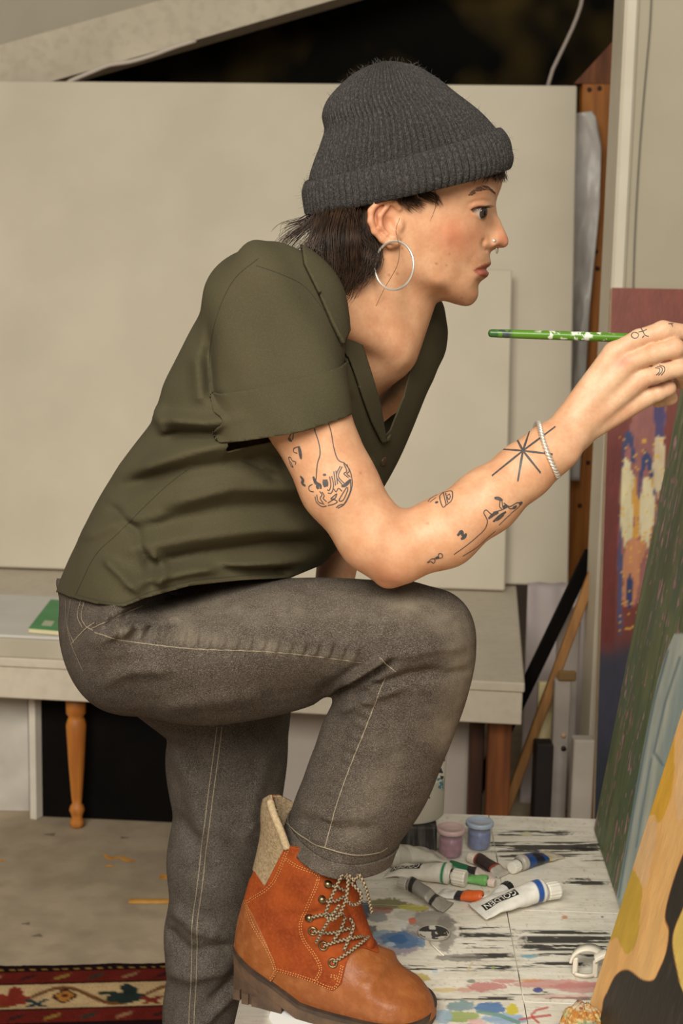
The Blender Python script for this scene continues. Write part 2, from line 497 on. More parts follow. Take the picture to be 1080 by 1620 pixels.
def relax(V, F, it=2, w=.5):
    T = tri(F); E = np.vstack([T[:, [0, 1]], T[:, [1, 2]], T[:, [2, 0]]])
    for _ in range(it):
        s = np.zeros_like(V); n = np.zeros(len(V))
        np.add.at(s, E[:, 0], V[E[:, 1]]); np.add.at(s, E[:, 1], V[E[:, 0]]); np.add.at(n, E[:, 0], 1); np.add.at(n, E[:, 1], 1)
        V = V * (1 - w) + w * s / np.maximum(n, 1)[:, None]
    return V
def bvh(V, F): return BVHTree.FromPolygons([tuple(v) for v in V], [tuple(f) for f in F.tolist()])
def hit(tree, px, py):
    d = Vector(ray(px, py)).normalized(); r = tree.ray_cast(Vector(CAM), d)
    return (np.array(r[0]), np.array(r[1])) if r[0] is not None else (None, None)
def on(tree, poly, step=2.0, lift=.0003, smooth=True):    # a drawn line laid on a surface -> points, normals
    Q = catmull(poly, step) if smooth else np.asarray(poly, float)
    P, N = [], []
    for x, y in Q:
        p, n = hit(tree, x, y)
        if p is None: continue
        if np.dot(n, p - CAM) > 0: n = -n
        P.append(p + n * lift); N.append(n)
    return np.array(P), np.array(N)
def ribbon(P, N, w):                # flat strip of half width w lying on a surface
    if len(P) < 2: return np.zeros((0, 3)), []
    T = np.gradient(P, axis=0); S = np.cross(N, T); S /= np.linalg.norm(S, axis=1)[:, None] + 1e-12
    w = np.full(len(P), w) if np.isscalar(w) else np.interp(np.linspace(0, 1, len(P)), np.linspace(0, 1, len(w)), w)
    V = np.vstack([P - S * w[:, None], P + S * w[:, None]]); n = len(P)
    return V, [(i, i + 1, n + i + 1, n + i) for i in range(n - 1)]
# ================================================================== the room
M_WHITE = mat('primed_canvas', (214, 203, 182), (204, 193, 172), rough=.85, scale=3, bump=.10, bscale=500, spec=.2)
M_WHITE2 = mat('white_paint', (216, 208, 194), (198, 188, 172), rough=.75, scale=6, bump=.12, bscale=60)
M_LILAC = mat('off_white_plaster', (190, 178, 168), (176, 164, 154), rough=.9, scale=4, bump=.2, bscale=30)
M_CONC = mat('concrete', (174, 156, 130), (146, 130, 107), rough=.85, scale=5, bump=.35, bscale=90, fine=(14, (126, 110, 90), .45), detail=8)
M_DARK = mat('void_black', (16, 13, 8), (8, 7, 5), rough=.9, scale=2.2, bump=.4, bscale=7, fine=(3.2, (92, 74, 34), .5), spec=.1)
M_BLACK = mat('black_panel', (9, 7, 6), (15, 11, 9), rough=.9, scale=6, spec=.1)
M_PINE = mat('varnished_pine', (196, 124, 48), (160, 92, 30), rough=.55, scale=5, stretch=(8, 8, .6), bump=.15, bscale=20)
M_BROWNW = mat('brown_wood', (138, 78, 34), (98, 52, 22), rough=.6, scale=6, stretch=(8, 8, .7))

def struct(o): o['kind'] = 'structure'; return o
floor = struct(obj('floor', *box(-3.2, 3.0, -3.6, 3.6, -.08, 0), M_CONC, smooth=False))
M_STAIN = mat('dried_paint', (196, 140, 60), (168, 112, 44), rough=.8, scale=60)
for poly, w in (([(165, 1352), (175, 1358), (190, 1356), (205, 1362), (214, 1361)], [.003, .008, .006, .009, .004]), ([(166, 1371), (172, 1370), (180, 1371)], [.003, .006, .003]), ([(0, 1362), (3, 1361), (6, 1360)], [.006, .008, .003]), ([(252, 1387), (262, 1387), (276, 1388)], [.012, .012, .012])):
    P = np.array([WZ(a, b, .0004) for a, b in poly]); P = catmull(P, .004)
    o = obj('paint_stain', *ribbon(P, np.tile([0, 0, 1.0], (len(P), 1)), w), M_STAIN, floor)
for cx, cy, r_ in ((60, 1480, .006), (80, 1320, .008), (196, 1325, .006), (42, 1461, .005)):
    c = WZ(cx, cy, .0003); a = np.linspace(0, 2 * math.pi, 12, endpoint=False); rr = r_ * (1 + .4 * np.sin(3 * a + cx))
    obj('dark_speck', np.stack([c[0] + rr * 1.6 * np.cos(a), c[1] + rr * np.sin(a), np.full(12, c[2])], -1), [tuple(range(12))], mat('dirt', (112, 97, 78), rough=.9), floor)

struct(obj('wall_back', *box(-3.2, 3.0, 3.45, 3.6, 0, 3.3), M_LILAC, smooth=False))

struct(obj('wall_left', *box(-3.3, -3.2, -3.6, 3.6, 0, 3.3), M_LILAC, smooth=False))

# slack black sheet standing in for the dark void above the big canvas
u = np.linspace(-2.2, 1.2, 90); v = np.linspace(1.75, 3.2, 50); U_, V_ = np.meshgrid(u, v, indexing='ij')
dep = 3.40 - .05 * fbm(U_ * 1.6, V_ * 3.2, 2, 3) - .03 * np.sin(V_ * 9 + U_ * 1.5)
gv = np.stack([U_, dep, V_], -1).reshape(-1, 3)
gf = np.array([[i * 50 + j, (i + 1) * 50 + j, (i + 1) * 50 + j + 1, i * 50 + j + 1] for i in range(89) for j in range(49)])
tag(obj('dark_void_sheet', gv, gf, M_DARK, solid=.003), 'black folded sheet standing in for the dark void above the large blank canvas', 'sheeting')

# sloping ceiling with its white beam
def slabpx(pts, Y, th, m, name, parent=None, n=None, bev=None):        # outline at depth Y, th thick towards the back
    P = [WY(a, b, Y) for a, b in pts]; Q = [p + np.array([0, th, 0]) for p in P]; k = len(P)
    return obj(name, np.array(P + Q), [tuple(range(k)), tuple(reversed(range(k, 2 * k)))] + [((i + 1) % k, i, k + i, k + (i + 1) % k) for i in range(k)], m, parent, smooth=False)
YB = 3.0
beam = slabpx([(-420, 176), (-420, 262), (66, 133), (300, 66), (530, -1), (900, -110), (620, -110), (258, -1), (0, 71)], YB, .12, mat('beam_white', (206, 194, 172), (192, 180, 158), rough=.8, scale=4, fine=(30, (170, 158, 136), .4)), 'trim_1'); struct(beam)
struct(slabpx([(-420, 180), (0, 74), (258, 3), (640, -100), (640, -300), (-420, -300)], YB + .125, .03, mat('ceiling_paint', (176, 166, 148), (168, 158, 140), rough=.85, scale=3), 'ceiling'))
o = obj('cable', *tube(catmull([WY(a, b, YB - .02) for a, b in [(100, 136), (112, 128), (150, 112), (173, 103), (205, 98), (240, 88), (275, 75), (310, 64)]], .02), .007, 8), mat('white_cable', (206, 192, 176), rough=.6))
tag(o, 'loose white cable sagging along the underside of the white beam', 'cable')
o = obj('cable', *tube(catmull([WY(a, b, YB - .03) for a, b in [(924, -20), (918, 10), (905, 45), (886, 85), (874, 110), (864, 145)]], .03), .0065, 8), mat('grey_cable', (178, 164, 152), rough=.6))
tag(o, 'thin pale wire hanging in front of the dark void near the pine stud', 'wire')

# ------------------------------------------------------------------ back table (low, white) and what stands on it
ZB = .42
FR, FL, RR = WZ(830, 1081, ZB), WZ(0, 1040, ZB), WZ(800, 934, ZB)
ex = FL - FR; ex /= np.linalg.norm(ex)
ey_ = np.array([ex[1], -ex[0], 0]); ey_ = ey_ if ey_[1] > 0 else -ey_
TD = float((RR - FR) @ ey_) + .12
TL = 2.05
bt = empty('low_table', FR + ex * TL / 2 + ey_ * TD / 2 - np.array([0, 0, ZB]), 'long low white table with deep apron standing against the back wall', 'table')
apr = .5 * (abs(WY(830, 1149, FR[1])[2] - FR[2]) + abs(WY(0, 1104, FL[1])[2] - FL[2]))
M_TBL = mat('white_table', (206, 194, 174), (194, 182, 162), rough=.6, scale=4, fine=(40, (176, 164, 144), .3))
obj('table_top', *bevbox(FR + np.array([0, 0, -.022]), ex * TL, ey_ * TD, (0, 0, .022), .003), M_TBL, bt, smooth=False)
obj('apron', *bevbox(FR + ey_ * .004 + ex * .004 - np.array([0, 0, apr]), ex * (TL - .008), ey_ * .02, (0, 0, apr - .0225), .002), M_TBL, bt, smooth=False)
obj('apron', *bevbox(FR + ey_ * .40 + ex * .004 - np.array([0, 0, apr]), ex * .02, ey_ * (TD - .42), (0, 0, apr - .0225), .002), M_TBL, bt, smooth=False)
lt = ZB - apr + .005
tl = WZ(122, 1309, 0); 
prof = [(.012, 0), (.021, .006), (.022, .016), (.016, .026), (.020, .036), (.024, .044), (.020, .054), (.014, .06), (.017, .075), (.024, .15), (.029, .22), (.031, .25), (.026, .264), (.022, .27), (.030, .278), (.031, lt)]
obj('turned_leg', *lathe((tl[0], tl[1], 0), (0, 0, 1), [(r_ * .76, h_) for r_, h_ in prof], 24), M_PINE, bt)
for x0, x1, m in ((772, 808, M_BROWNW), (747, 769, mat('dark_wood', (74, 40, 22), (54, 30, 18), rough=.6, scale=6, stretch=(8, 8, .7)))):
    a, b = WY(x0, 1200, FR[1] + .07), WY(x1, 1200, FR[1] + .07)
    obj('leg', *bevbox((a[0], FR[1] + .07 + (.05 if m is not M_BROWNW else 0), 0), (b[0] - a[0], 0, 0), (0, .045, 0), (0, 0, lt), .003), m, bt, smooth=False)
for k in (.6, 1.95):
    q = FR + ex * k + ey_ * (TD - .08)
    obj('leg', *bevbox((q[0], q[1], 0), (.045, 0, 0), (0, .045, 0), (0, 0, lt), .003), M_BROWNW, bt, smooth=False)

def leaning(name, bl, br, height, lean, th, m, label, cat, group=None, frame_back=True):
    """a stretched canvas standing on its bottom edge bl-br and leaning back; parts: canvas and stretcher bars"""
    bl, br = np.asarray(bl, float), np.asarray(br, float)
    e = br - bl; L = np.linalg.norm(e); e /= L
    nb = np.array([-e[1], e[0], 0]); nb = nb if nb[1] > 0 else -nb
    up = math.cos(lean) * np.array([0, 0, 1.0]) + math.sin(lean) * nb
    nn = math.cos(lean) * nb - math.sin(lean) * np.array([0, 0, 1.0])
    z = np.array([0, 0, max(0, th * math.sin(lean))])
    r = empty(name, (bl + br) / 2, label, cat, group)
    obj('canvas', *bevbox(bl + z, e * L, up * height, nn * th * .55, .004), m, r, smooth=False)
    if frame_back:
        for a, b, c, d in ((0, L, 0, .04), (0, L, height - .04, height), (0, .04, .04, height - .04), (L - .04, L, .04, height - .04)):
            obj('stretcher_bar', *bevbox(bl + z + e * (a + .001) + up * (c + .001) + nn * th * .56, e * (b - a - .002), up * (d - c - .002), nn * th * .44, .002), M_PINE, r, smooth=False)
    return r, e, up, nn
# large canvas: bottom edge on the table, seen from (0, 900) to (898, 930)
b1, b2 = WZ(0, 901, ZB + .0005), WZ(898, 931, ZB + .0005)
e = b1 - b2; Lw = np.linalg.norm(e) * 1.12; e /= np.linalg.norm(e)
def solve_lean(b, pxl, lo=-.02, hi=.5):     # how far it leans so that its corner comes out at a pixel, and how tall it is
    best = None
    for le in np.linspace(lo, hi, 300):
        nb = np.array([-e[1], e[0], 0]); nb = nb if nb[1] > 0 else -nb
        up = math.cos(le) * np.array([0, 0, 1.0]) + math.sin(le) * nb
        for h in np.linspace(.3, 2.6, 300):
            q = proj((b + up * h)[None]); d = math.hypot(q[0][0] - pxl[0], q[1][0] - pxl[1])
            if best is None or d < best[0]: best = (d, le, h)
    return best
bw = solve_lean(b2, (905, 140), .08, .26)
print('large canvas', bw, b1, b2)
cv, *_ = leaning('large_canvas', b2 + e * Lw, b2, bw[2], bw[1], .03, M_WHITE, 'huge blank off-white canvas leaning on the low table behind the person', 'canvas')
# smaller blank canvas in front of it
c2 = WZ(797, 935, ZB + .0005) - np.array([0, .02, 0]); c1 = c2 + e * .62
be = solve_lean(c2, (805, 429), bw[1] - .004, bw[1] + .004)
print('small canvas', be, c2)
leaning('small_canvas', c1, c2, be[2], max(be[1], .01), .022, M_WHITE, 'smaller blank off-white canvas leaning in front of the huge one', 'canvas')
for pts, w in (([(94, 372), (92, 410), (88, 450), (86, 490), (83, 520)], [.001, .004, .003, .004, .001]), ([(20, 690), (19, 700), (17, 710)], [.002, .005, .001]), ([(72, 680), (71, 692)], [.002, .004])):
    nbv = np.array([-e[1], e[0], 0]); nbv = nbv if nbv[1] > 0 else -nbv
    nn = math.cos(bw[1]) * nbv - math.sin(bw[1]) * np.array([0, 0, 1.0])
    P = catmull([WP(a, b, b2 - nn * .0006, nn) for a, b in pts], .01)
    obj('paint_drip', *ribbon(P, np.tile(-nn, (len(P), 1)), w), mat('pale_yellow_paint', (212, 190, 120), rough=.6) if pts[0][0] == 94 else mat('grey_mark', (168, 158, 142), rough=.8), cv)

# canvas lying flat at the left end of the table, green book on it
FT = .052
f1 = FR + ex * float((WZ(330, 1056, ZB) - FR) @ ex) + ey_ * .001; f0 = FR + ex * (TL - .01) + ey_ * .001
f0, f1 = f0 + np.array([0, 0, FT]), f1 + np.array([0, 0, FT])
fl = empty('flat_canvas', np.r_[((f0 + f1) / 2)[:2], ZB], 'thick blank canvas lying flat on the low table under a green book', 'canvas')
ff = f1 - f0; fd = ey_
obj('canvas', *bevbox(f0 - np.array([0, 0, .008]), ff, fd * .42, (0, 0, .008), .003), mat('canvas_top', (212, 206, 196), (200, 194, 184), rough=.85, scale=5), fl, smooth=False)
obj('stretcher_frame', *bevbox(f0 - np.array([0, 0, FT - .0006]), ff, fd * .42, (0, 0, FT - .0088), .002), mat('raw_edge', (190, 180, 160), (176, 166, 146), rough=.85, scale=6), fl, smooth=False)
g0, g1, g2 = WZ(45, 993, ZB + FT + .0130), WZ(130, 1000, ZB + FT + .0130), WZ(80, 948, ZB + FT + .0130)
gb = empty('green_book', np.r_[g0[:2], ZB + FT + .0004], 'green paperback book lying on the flat canvas behind the jeans', 'book')
ga = g1 - g0; ga = ga / np.linalg.norm(ga) * .16; gd = g2 - g0; gd = gd - ga * (gd @ ga) / (ga @ ga) * 0
obj('pages', *bevbox(g0 - np.array([0, 0, .0122]), ga, gd, (0, 0, .0096), .001), mat('pages', (222, 208, 170), (206, 190, 150), rough=.9, scale=200, stretch=(.1, .1, 6)), gb, smooth=False)
M_GRN = mat('green_cover', (70, 142, 84), (58, 128, 72), rough=.55, scale=12)
obj('cover', *bevbox(g0 - np.array([0, 0, .0025]), ga, gd, (0, 0, .0025), .0008), M_GRN, gb, smooth=False)
obj('cover', *bevbox(g0 - np.array([0, 0, .0125]) + ga * .002, ga, gd, (0, 0, .0002), .0001), M_GRN, gb, smooth=False)
obj('price_sticker', *bevbox(g0 + ga * .16 + gd * .1 + np.array([0, 0, .0001]), ga * .16, gd * .16, (0, 0, .0004), .0001), mat('sticker', (176, 182, 150), rough=.6), gb, smooth=False)

# stored under the table
def upright(name, x0, x1, ybot, ztop, m, label, cat, th=.025, lean=.0, yoff=0.0):
    a, b = WZ(x0, ybot[0], 0), WZ(x1, ybot[1], 0)
    d = b - a; nb = np.array([-d[1], d[0], 0]); nb /= np.linalg.norm(nb); nb = nb if nb[1] > 0 else -nb
    o = obj(name, *bevbox(a, d, nb * th, np.array([0, 0, ztop]) + nb * lean, .002), m, smooth=False)
    return tag(o, label, cat)
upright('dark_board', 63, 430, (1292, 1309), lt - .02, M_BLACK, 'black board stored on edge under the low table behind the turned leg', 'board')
upright('pale_board', 440, 744, (1312, 1318), lt - .02, M_LILAC, 'off-white board stored on edge under the low table between the legs of the jeans', 'board')
wl = WZ(60, 1294, 0)
wp = upright('plastic_crate', -140, 47, (1281, 1284), lt - .02, mat('milky_plastic', (206, 200, 190), (190, 182, 172), rough=.45, scale=8, fine=(10, (150, 140, 128), .4)), 'milky white plastic panel stored under the left end of the low table', 'panel', .03)
o = upright('white_post', 47, 57, (1296, 1298), lt - .02, M_WHITE2, 'narrow white strip of board on edge beside the black panel', 'board', .03)

# ------------------------------------------------------------------ right side of the room
YP = 1.45
def vert(pxl, py, Y): return WY(pxl, py, Y)[0]
XR = vert(990, 0, YP)
wr = struct(obj('wall_right', *bevbox((XR + .012, YP + .004, 0), (1.3, 0, 0), (0, .10, 0), (0, 0, 2.6), .002), mat('partition_shaded', (174, 164, 143), (166, 156, 135), rough=.8, scale=3), smooth=False))  # the partition's shade is put into this darker wall colour
struct(obj('trim_2', *bevbox((XR - .004, YP - .014, 0), (.030, 0, 0), (0, .13, 0), (0, 0, 2.6), .006), mat('trim_paint', (206, 196, 176), (194, 184, 164), rough=.6, scale=6), smooth=False))
o = obj('cord', *tube(catmull([WY(a, b, YP - .006) for a, b in [(1031, -30), (1028, 40), (1020, 130), (1012, 230), (1006, 330), (1003, 400), (1001, 470)]], .03), .0016, 6), mat('grey_cord', (112, 106, 96), rough=.7))
tag(o, 'thin dark cord hanging down the pale partition above the red painting', 'cord')
# pine stud and brace behind the partition
YS = 2.9
xs0, xs1 = vert(914, 300, YS), vert(966, 300, YS)
st = empty('pine_stud', ((xs0 + xs1) / 2, YS, 0), 'orange pine stud with knots standing between the blank canvas and the partition', 'stud')
obj('upright', *bevbox((xs0, YS, 0), (xs1 - xs0 + .05, 0, 0), (0, .06, 0), (0, 0, WY(940, 128, YS)[2]), .003), M_PINE, st, smooth=False)
P = [WY(908, 132, YS - .005), WY(990, 132, YS - .005), WY(990, 55, YS - .005), WY(972, 62, YS - .005)]
Q = [p + np.array([0, .05, 0]) for p in P]
obj('brace', np.array(P + Q), [(0, 1, 2, 3), (7, 6, 5, 4), (1, 0, 4, 5), (2, 1, 5, 6), (3, 2, 6, 7), (0, 3, 7, 4)], M_BROWNW, st, smooth=False)
for a, b in ((932, 142), (948, 140), (945, 425), (942, 398), (930, 732), (917, 800)):
    c = WY(a, b, YS - .0005); obj('knot', *lathe(c, (0, -1, 0), [(.008, 0), (.006, .0008), (.0005, .001)], 14), mat('knot', (66, 34, 14), rough=.7), st)
# crumpled plastic film between canvas and stud
fu, fv = 26, 70; V = []
for j in range(fv):
    t = j / (fv - 1); y_ = 176 + (760 - 176) * t
    xr = np.interp(y_, [176, 185, 230, 330, 480, 760], [936, 942, 951, 948, 933, 916]); xl = 862
    for i in range(fu):
        s_ = i / (fu - 1); V.append(WY(xl + (xr - xl) * s_, y_ + (9 * (1 - s_) if j == 0 else 0), 2.78 + .012 * math.sin(s_ * 11 + 2 * t) + .012 * math.sin(9 * t + 6 * s_) + .05 * fbm(s_ * 5, t * 9, 3)))
o = obj('plastic_film', np.array(V), np.array([[j * fu + i, j * fu + i + 1, (j + 1) * fu + i + 1, (j + 1) * fu + i] for j in range(fv - 1) for i in range(fu - 1)]), mat('crumpled_film', (226, 220, 212), (210, 203, 196), rough=.4, scale=12, bump=.3, bscale=25), solid=.001)
tag(o, 'crumpled milky plastic film hanging between the huge canvas and the pine stud', 'plastic film')
# pale cloth sheet, slanting bars and boards in the corner
V = []
for j in range(30):
    t = j / 29
    for i in range(40):
        s_ = i / 39
        xl_ = .462 + .075 * t
        base = np.array([xl_ + (.735 - xl_) * s_, 1.70 + .54 * t, 0.0005 + .455 * t])
        V.append(base + np.array([0, -.006 * math.sin(s_ * 19 + 1.3 * t) * (.3 + t) - .008 * fbm(s_ * 4, t * 2, 6), 0]))
o = obj('dust_sheet', np.array(V), np.array([[j * 40 + i, j * 40 + i + 1, (j + 1) * 40 + i + 1, (j + 1) * 40 + i] for j in range(29) for i in range(39)]), mat('lilac_cloth', (196, 182, 178), (182, 168, 164), rough=.9, scale=5), solid=.003)
tag(o, 'pale lilac cloth sheet slanting down behind the right end of the low table', 'sheet')
def barpx(name, p0, Y0, p1, Y1, w, m, label, cat, th=.02):
    a, b = WY(*p0, Y0), WY(*p1, Y1); d = b - a
    s_ = np.cross(d, (0, 1, 0)); s_ /= np.linalg.norm(s_); n_ = np.cross(d, s_); n_ /= np.linalg.norm(n_)
    return tag(obj(name, *bevbox(a - s_ * w / 2 - n_ * th / 2, d, s_ * w, n_ * th, .003), m, smooth=False), label, cat)
fb = WZ(790, 1300, 0)
barpx('black_bar', (735, 1290), 1.575, (935, 872), 1.575, .030, M_BLACK, 'black wooden bar leaning diagonally beside the end of the low table', 'bar')
barpx('wooden_pole', (792, 1302), 1.54, (938, 905), 1.54, .022, mat('pole_wood', (166, 118, 66), (138, 94, 50), rough=.6, scale=8, stretch=(6, 6, 1)), 'bare wooden pole leaning diagonally in front of the black bar', 'pole')
def stand(name, x0, x1, ytop, Y, m, label, cat, dep=.04, z0=0.0, ybot=None):
    a, b = WY(x0, ytop, Y), WY(x1, ytop, Y)
    zb = z0 if ybot is None else WY(x0, ybot, Y)[2]
    return tag(obj(name, *bevbox((a[0], Y, zb), (b[0] - a[0], 0, 0), (0, dep, 0), (0, 0, a[2] - zb), .003), m, smooth=False), label, cat)
M_GREYW = mat('grey_white_board', (176, 164, 154), (150, 138, 128), rough=.8, scale=8)
stand('white_board', 908, 942, 1171, 1.36, mat('chalky_board', (190, 180, 168), (174, 164, 152), rough=.8, scale=9), 'white wooden block standing against the foot of the partition', 'block')
gp = stand('grey_post', 878, 904, 1076, 1.495, M_GREYW, 'grey-white post with two bolts beside the white wooden block', 'post', .025)
for py_, m in ((1163, 'pale_bolt'), (1184, 'black_bolt')):
    c = WY(891, py_, 1.495); o = obj('bolt', *lathe(c + np.array([0, .0005, 0]), (0, -1, 0), [(.006, 0), (.006, .004), (.003, .006), (.0002, .006)], 14), mat(m, (190, 160, 120) if m[0] == 'p' else (20, 18, 16), rough=.5), gp)
stand('cream_board', 852, 886, 1080, 1.60, mat('cream_board', (226, 208, 158), (214, 196, 146), rough=.8, scale=6), 'narrow cream board standing behind the grey-white post', 'board', .02)
stand('lilac_panel', 884, 920, 962, 1.64, M_LILAC, 'lilac-white panel behind the grey-white post and the wooden pole', 'panel', .02)
stand('dark_case', 848, 876, 1178, 1.46, mat('dark_case', (34, 24, 20), (22, 16, 14), rough=.6, scale=9), 'small dark case on the floor below the cream board', 'case', .05)
stand('ochre_strip', 883, 912, 1062, 1.49, mat('ochre_wood', (128, 98, 52), (108, 80, 40), rough=.7, scale=9), 'short ochre wooden strip fixed across the grey-white post', 'strip', .012, ybot=1078)

# ------------------------------------------------------------------ paintings (painted surfaces: colours laid on a fine grid)
M_PAINT = mat('oil_paint', (255, 255, 255), (236, 236, 236), rough=.55, attr=True, scale=40, bump=.25, bscale=140, stretch=(1, 1, .5))
def layer(colr, mask, c): return colr * (1 - mask[:, None]) + lin(c) * mask[:, None]
def painting(name, o, eu, ev, lu, lv, th, res, fn, label, back):
    """a canvas with corner o, unit edges eu, ev; fn paints it from the pixel each spot shows at"""
    o, eu, ev = [np.asarray(q, float) for q in (o, eu, ev)]
    nu, nv = int(lu / res), int(lv / res)
    A_, B_ = np.meshgrid(np.linspace(0, lu, nu), np.linspace(0, lv, nv), indexing='ij')
    V = o + A_.reshape(-1, 1) * eu + B_.reshape(-1, 1) * ev
    x, y = proj(V); c = fn(x, y, A_.ravel(), B_.ravel())
    r = empty(name, o + eu * lu / 2, label, 'painting')
    k = np.arange(nu * nv).reshape(nu, nv)
    F = np.stack([k[:-1, :-1], k[1:, :-1], k[1:, 1:], k[:-1, 1:]], -1).reshape(-1, 4)
    nrm = np.cross(eu, ev)
    if nrm @ (o - CAM) > 0: F = F[:, ::-1]
    obj('painted_canvas', V, F, M_PAINT, r, col=c)
    nb = back
    obj('canvas_edge', *bevbox(o + nb * .0008, eu * lu, ev * lv, nb * th * .6, .001), mat('canvas_side', (206, 190, 160), (190, 172, 142), rough=.85, scale=30), r, smooth=False)
    for a, b, c_, d in ((0, lu, 0, .03), (0, lu, lv - .03, lv), (0, .03, .03, lv - .03), (lu - .03, lu, .03, lv - .03)):
        obj('stretcher_bar', *bevbox(o + nb * (th * .6 + .001) + eu * (a + .001) + ev * (c_ + .001), eu * (b - a - .002), ev * (d - c_ - .002), nb * th * .4, .001), M_PINE, r, smooth=False)
    return r
ZT = 0.453
# red painting: stands on the floor against the partition
YR = YP - .10
def red_fn(x, y, a, b):
    n1 = fbm(x * .03, y * .03, 11); n2 = fbm(x * .15, y * .05, 12)
    c = np.tile(lin((128, 64, 50)), (len(x), 1))
    L_ = 975 - (y - 455) * .0485
    c = layer(c, sstep(560, 700, y) * .7, (112, 44, 36))
    def blob(P, col_, soft=1.2, rag=5):
        global _; nonlocal c
        c = layer(c, np.clip(.5 - (poly_sd(x, y, P) + (n2 - .5) * rag) / soft, 0, 1), col_)
    blob([(1000, 660), (1040, 600), (1055, 640), (1040, 760), (1035, 900), (1005, 960), (975, 900), (978, 760)], (150, 92, 86))
    blob([(979, 900), (978, 780), (983, 700), (992, 678), (1001, 690), (1006, 730), (1000, 735), (994, 700), (987, 725), (984, 860)], (52, 62, 104))
    blob([(981, 840), (981, 760), (987, 722), (994, 725), (1003, 760), (1003, 820), (998, 850), (988, 868)], (214, 200, 158), rag=9)
    blob([(1009, 800), (1012, 735), (1020, 712), (1030, 722), (1037, 762), (1036, 790), (1030, 760), (1023, 735), (1016, 750), (1012, 790)], (48, 58, 104))
    blob([(1012, 860), (1012, 790), (1018, 756), (1027, 756), (1034, 790), (1032, 830), (1024, 868)], (214, 200, 160), rag=9)
    blob([(1036, 700), (1034, 640), (1044, 610), (1052, 640), (1050, 700), (1043, 720)], (76, 62, 108))
    blob([(1034, 760), (1033, 700), (1040, 690), (1052, 690), (1050, 760), (1040, 790)], (206, 186, 150), rag=9)
    blob([(1003, 860), (998, 800), (1005, 755), (1011, 800), (1008, 860)], (206, 150, 60), rag=14)
    blob([(985, 960), (984, 900), (990, 860), (1006, 850), (1022, 860), (1012, 900), (1002, 960)], (196, 130, 90), rag=12)
    blob([(992, 965), (990, 925), (996, 905), (1002, 920), (999, 960)], (44, 54, 100)); blob([(978, 1010), (975, 880), (981, 800), (984, 900), (984, 1000)], (70, 72, 110))
    spk = (vnoise(x * .35, y * .35, 4) > .84) & (x > 978) & (y > 690) & (y < 1000)
    c = layer(c, spk * .8, (220, 168, 60))
    c = layer(c, sstep(1000, 1060, y + 20 * n1), (50, 50, 66)); c = layer(c, sstep(1160, 1200, y) * .8, (36, 40, 52))
    edge = np.clip((L_ + 24 - x) / 3, 0, 1) * sstep(660, 720, y); c = layer(c, edge * .9 * (1 - sstep(1010, 1040, y)), (104, 34, 26))
    return c * (.88 + .24 * n2)[:, None]
ro = WY(951, 1010, YR); rt = WY(975, 455, YR + .075)
painting('red_painting', (ro[0], YR - .03, 0.004), (1, 0, 0), np.array([0, .105, rt[2]]) / math.hypot(.105, rt[2]), .62, rt[2], .028, .0046, red_fn,
         'tall red-brown painting with blue arches and cream petals leaning on the partition', np.array([0, 1.0, -.07]))

# two canvases on the paint table, leaning away to the right
def lean_right(bot, dirpx, topx):
    e_ = WZ(*dirpx, ZT) - bot; e_[2] = 0; e_ /= np.linalg.norm(e_)           # along the table, towards the camera
    n_ = np.array([-e_[1], e_[0], 0]); n_ = n_ if n_[0] > 0 else -n_
    best = None
    for al in np.linspace(0, .9, 400):
        up = math.cos(al) * np.array([0, 0, 1]) + math.sin(al) * n_
        h = np.linspace(.05, 1.2, 500); q = proj(bot + h[:, None] * up)
        d = np.hypot(q[0] - topx[0], q[1] - topx[1]); k = d.argmin()
        if best is None or d[k] < best[0]: best = (d[k], al, h[k], up)
    up = best[3]; nn = np.cross(e_, up); nn = nn if nn[0] > 0 else -nn
    return e_, up, nn, best
def green_fn(x, y, a, b):
    n1 = fbm(a * 60, b * 14, 21); n2 = fbm(a * 18, b * 18, 22); n3 = vnoise(a * 170, b * 60, 23)
    c = layer(np.tile(lin((72, 84, 44)), (len(x), 1)), sstep(.35, .7, n1), (104, 112, 66)); c = layer(c, sstep(.5, .75, n2) * .6, (66, 92, 74))
    c = layer(c, sstep(.45, .2, b) * .35, (70, 96, 60)); c = layer(c, sstep(.60, .74, b) * .6, (120, 132, 104))
    c = layer(c, ((n3 > .72) & (fbm(a * 25, b * 25, 24) > .5)) * .75, (166, 106, 122)); c = layer(c, ((n3 > .84) & (n2 > .5)) * .6, (196, 144, 156))
    fig = poly_sd(x, y, [(1100, 1000), (1066, 1003), (1054, 1030), (1040, 1075), (1028, 1130), (1016, 1190), (1005, 1250), (995, 1310), (984, 1370), (972, 1434), (1000, 1470), (1100, 1300)])
    m = np.clip(.5 - fig / 1.5, 0, 1); c = layer(c, m, (156, 174, 172))
    for P, w, col_, al in (([(1068, 1006), (1046, 1080), (1030, 1160), (1012, 1260), (1000, 1330), (985, 1420)], 5, (196, 200, 188), .8), ([(1080, 1010), (1060, 1090), (1040, 1180), (1024, 1280), (1012, 1370)], 7, (206, 208, 192), .8),
                           ([(1075, 1040), (1052, 1110), (1034, 1190), (1048, 1210)], 2.5, (96, 122, 134), .8), ([(1056, 1030), (1034, 1110), (1018, 1190), (998, 1300), (978, 1420)], 2.2, (90, 118, 130), .8), ([(1030, 1200), (1014, 1290), (1006, 1340)], 2, (110, 140, 148), .7)):
        d, _ = line_d(x, y, P); c = layer(c, al * m * np.exp(-(d / w) ** 2), col_)
    return c
bo = WZ(938, 1311, ZT + .005)
e_, up, nn, best = lean_right(bo, (975, 1432), (1081, 590)); print('green', best)
painting('green_painting', bo + nn * .001, e_, up, .42, .80, .022, .0028, green_fn, 'green meadow painting with pink flowers and a pale blue robe on the paint table', nn)
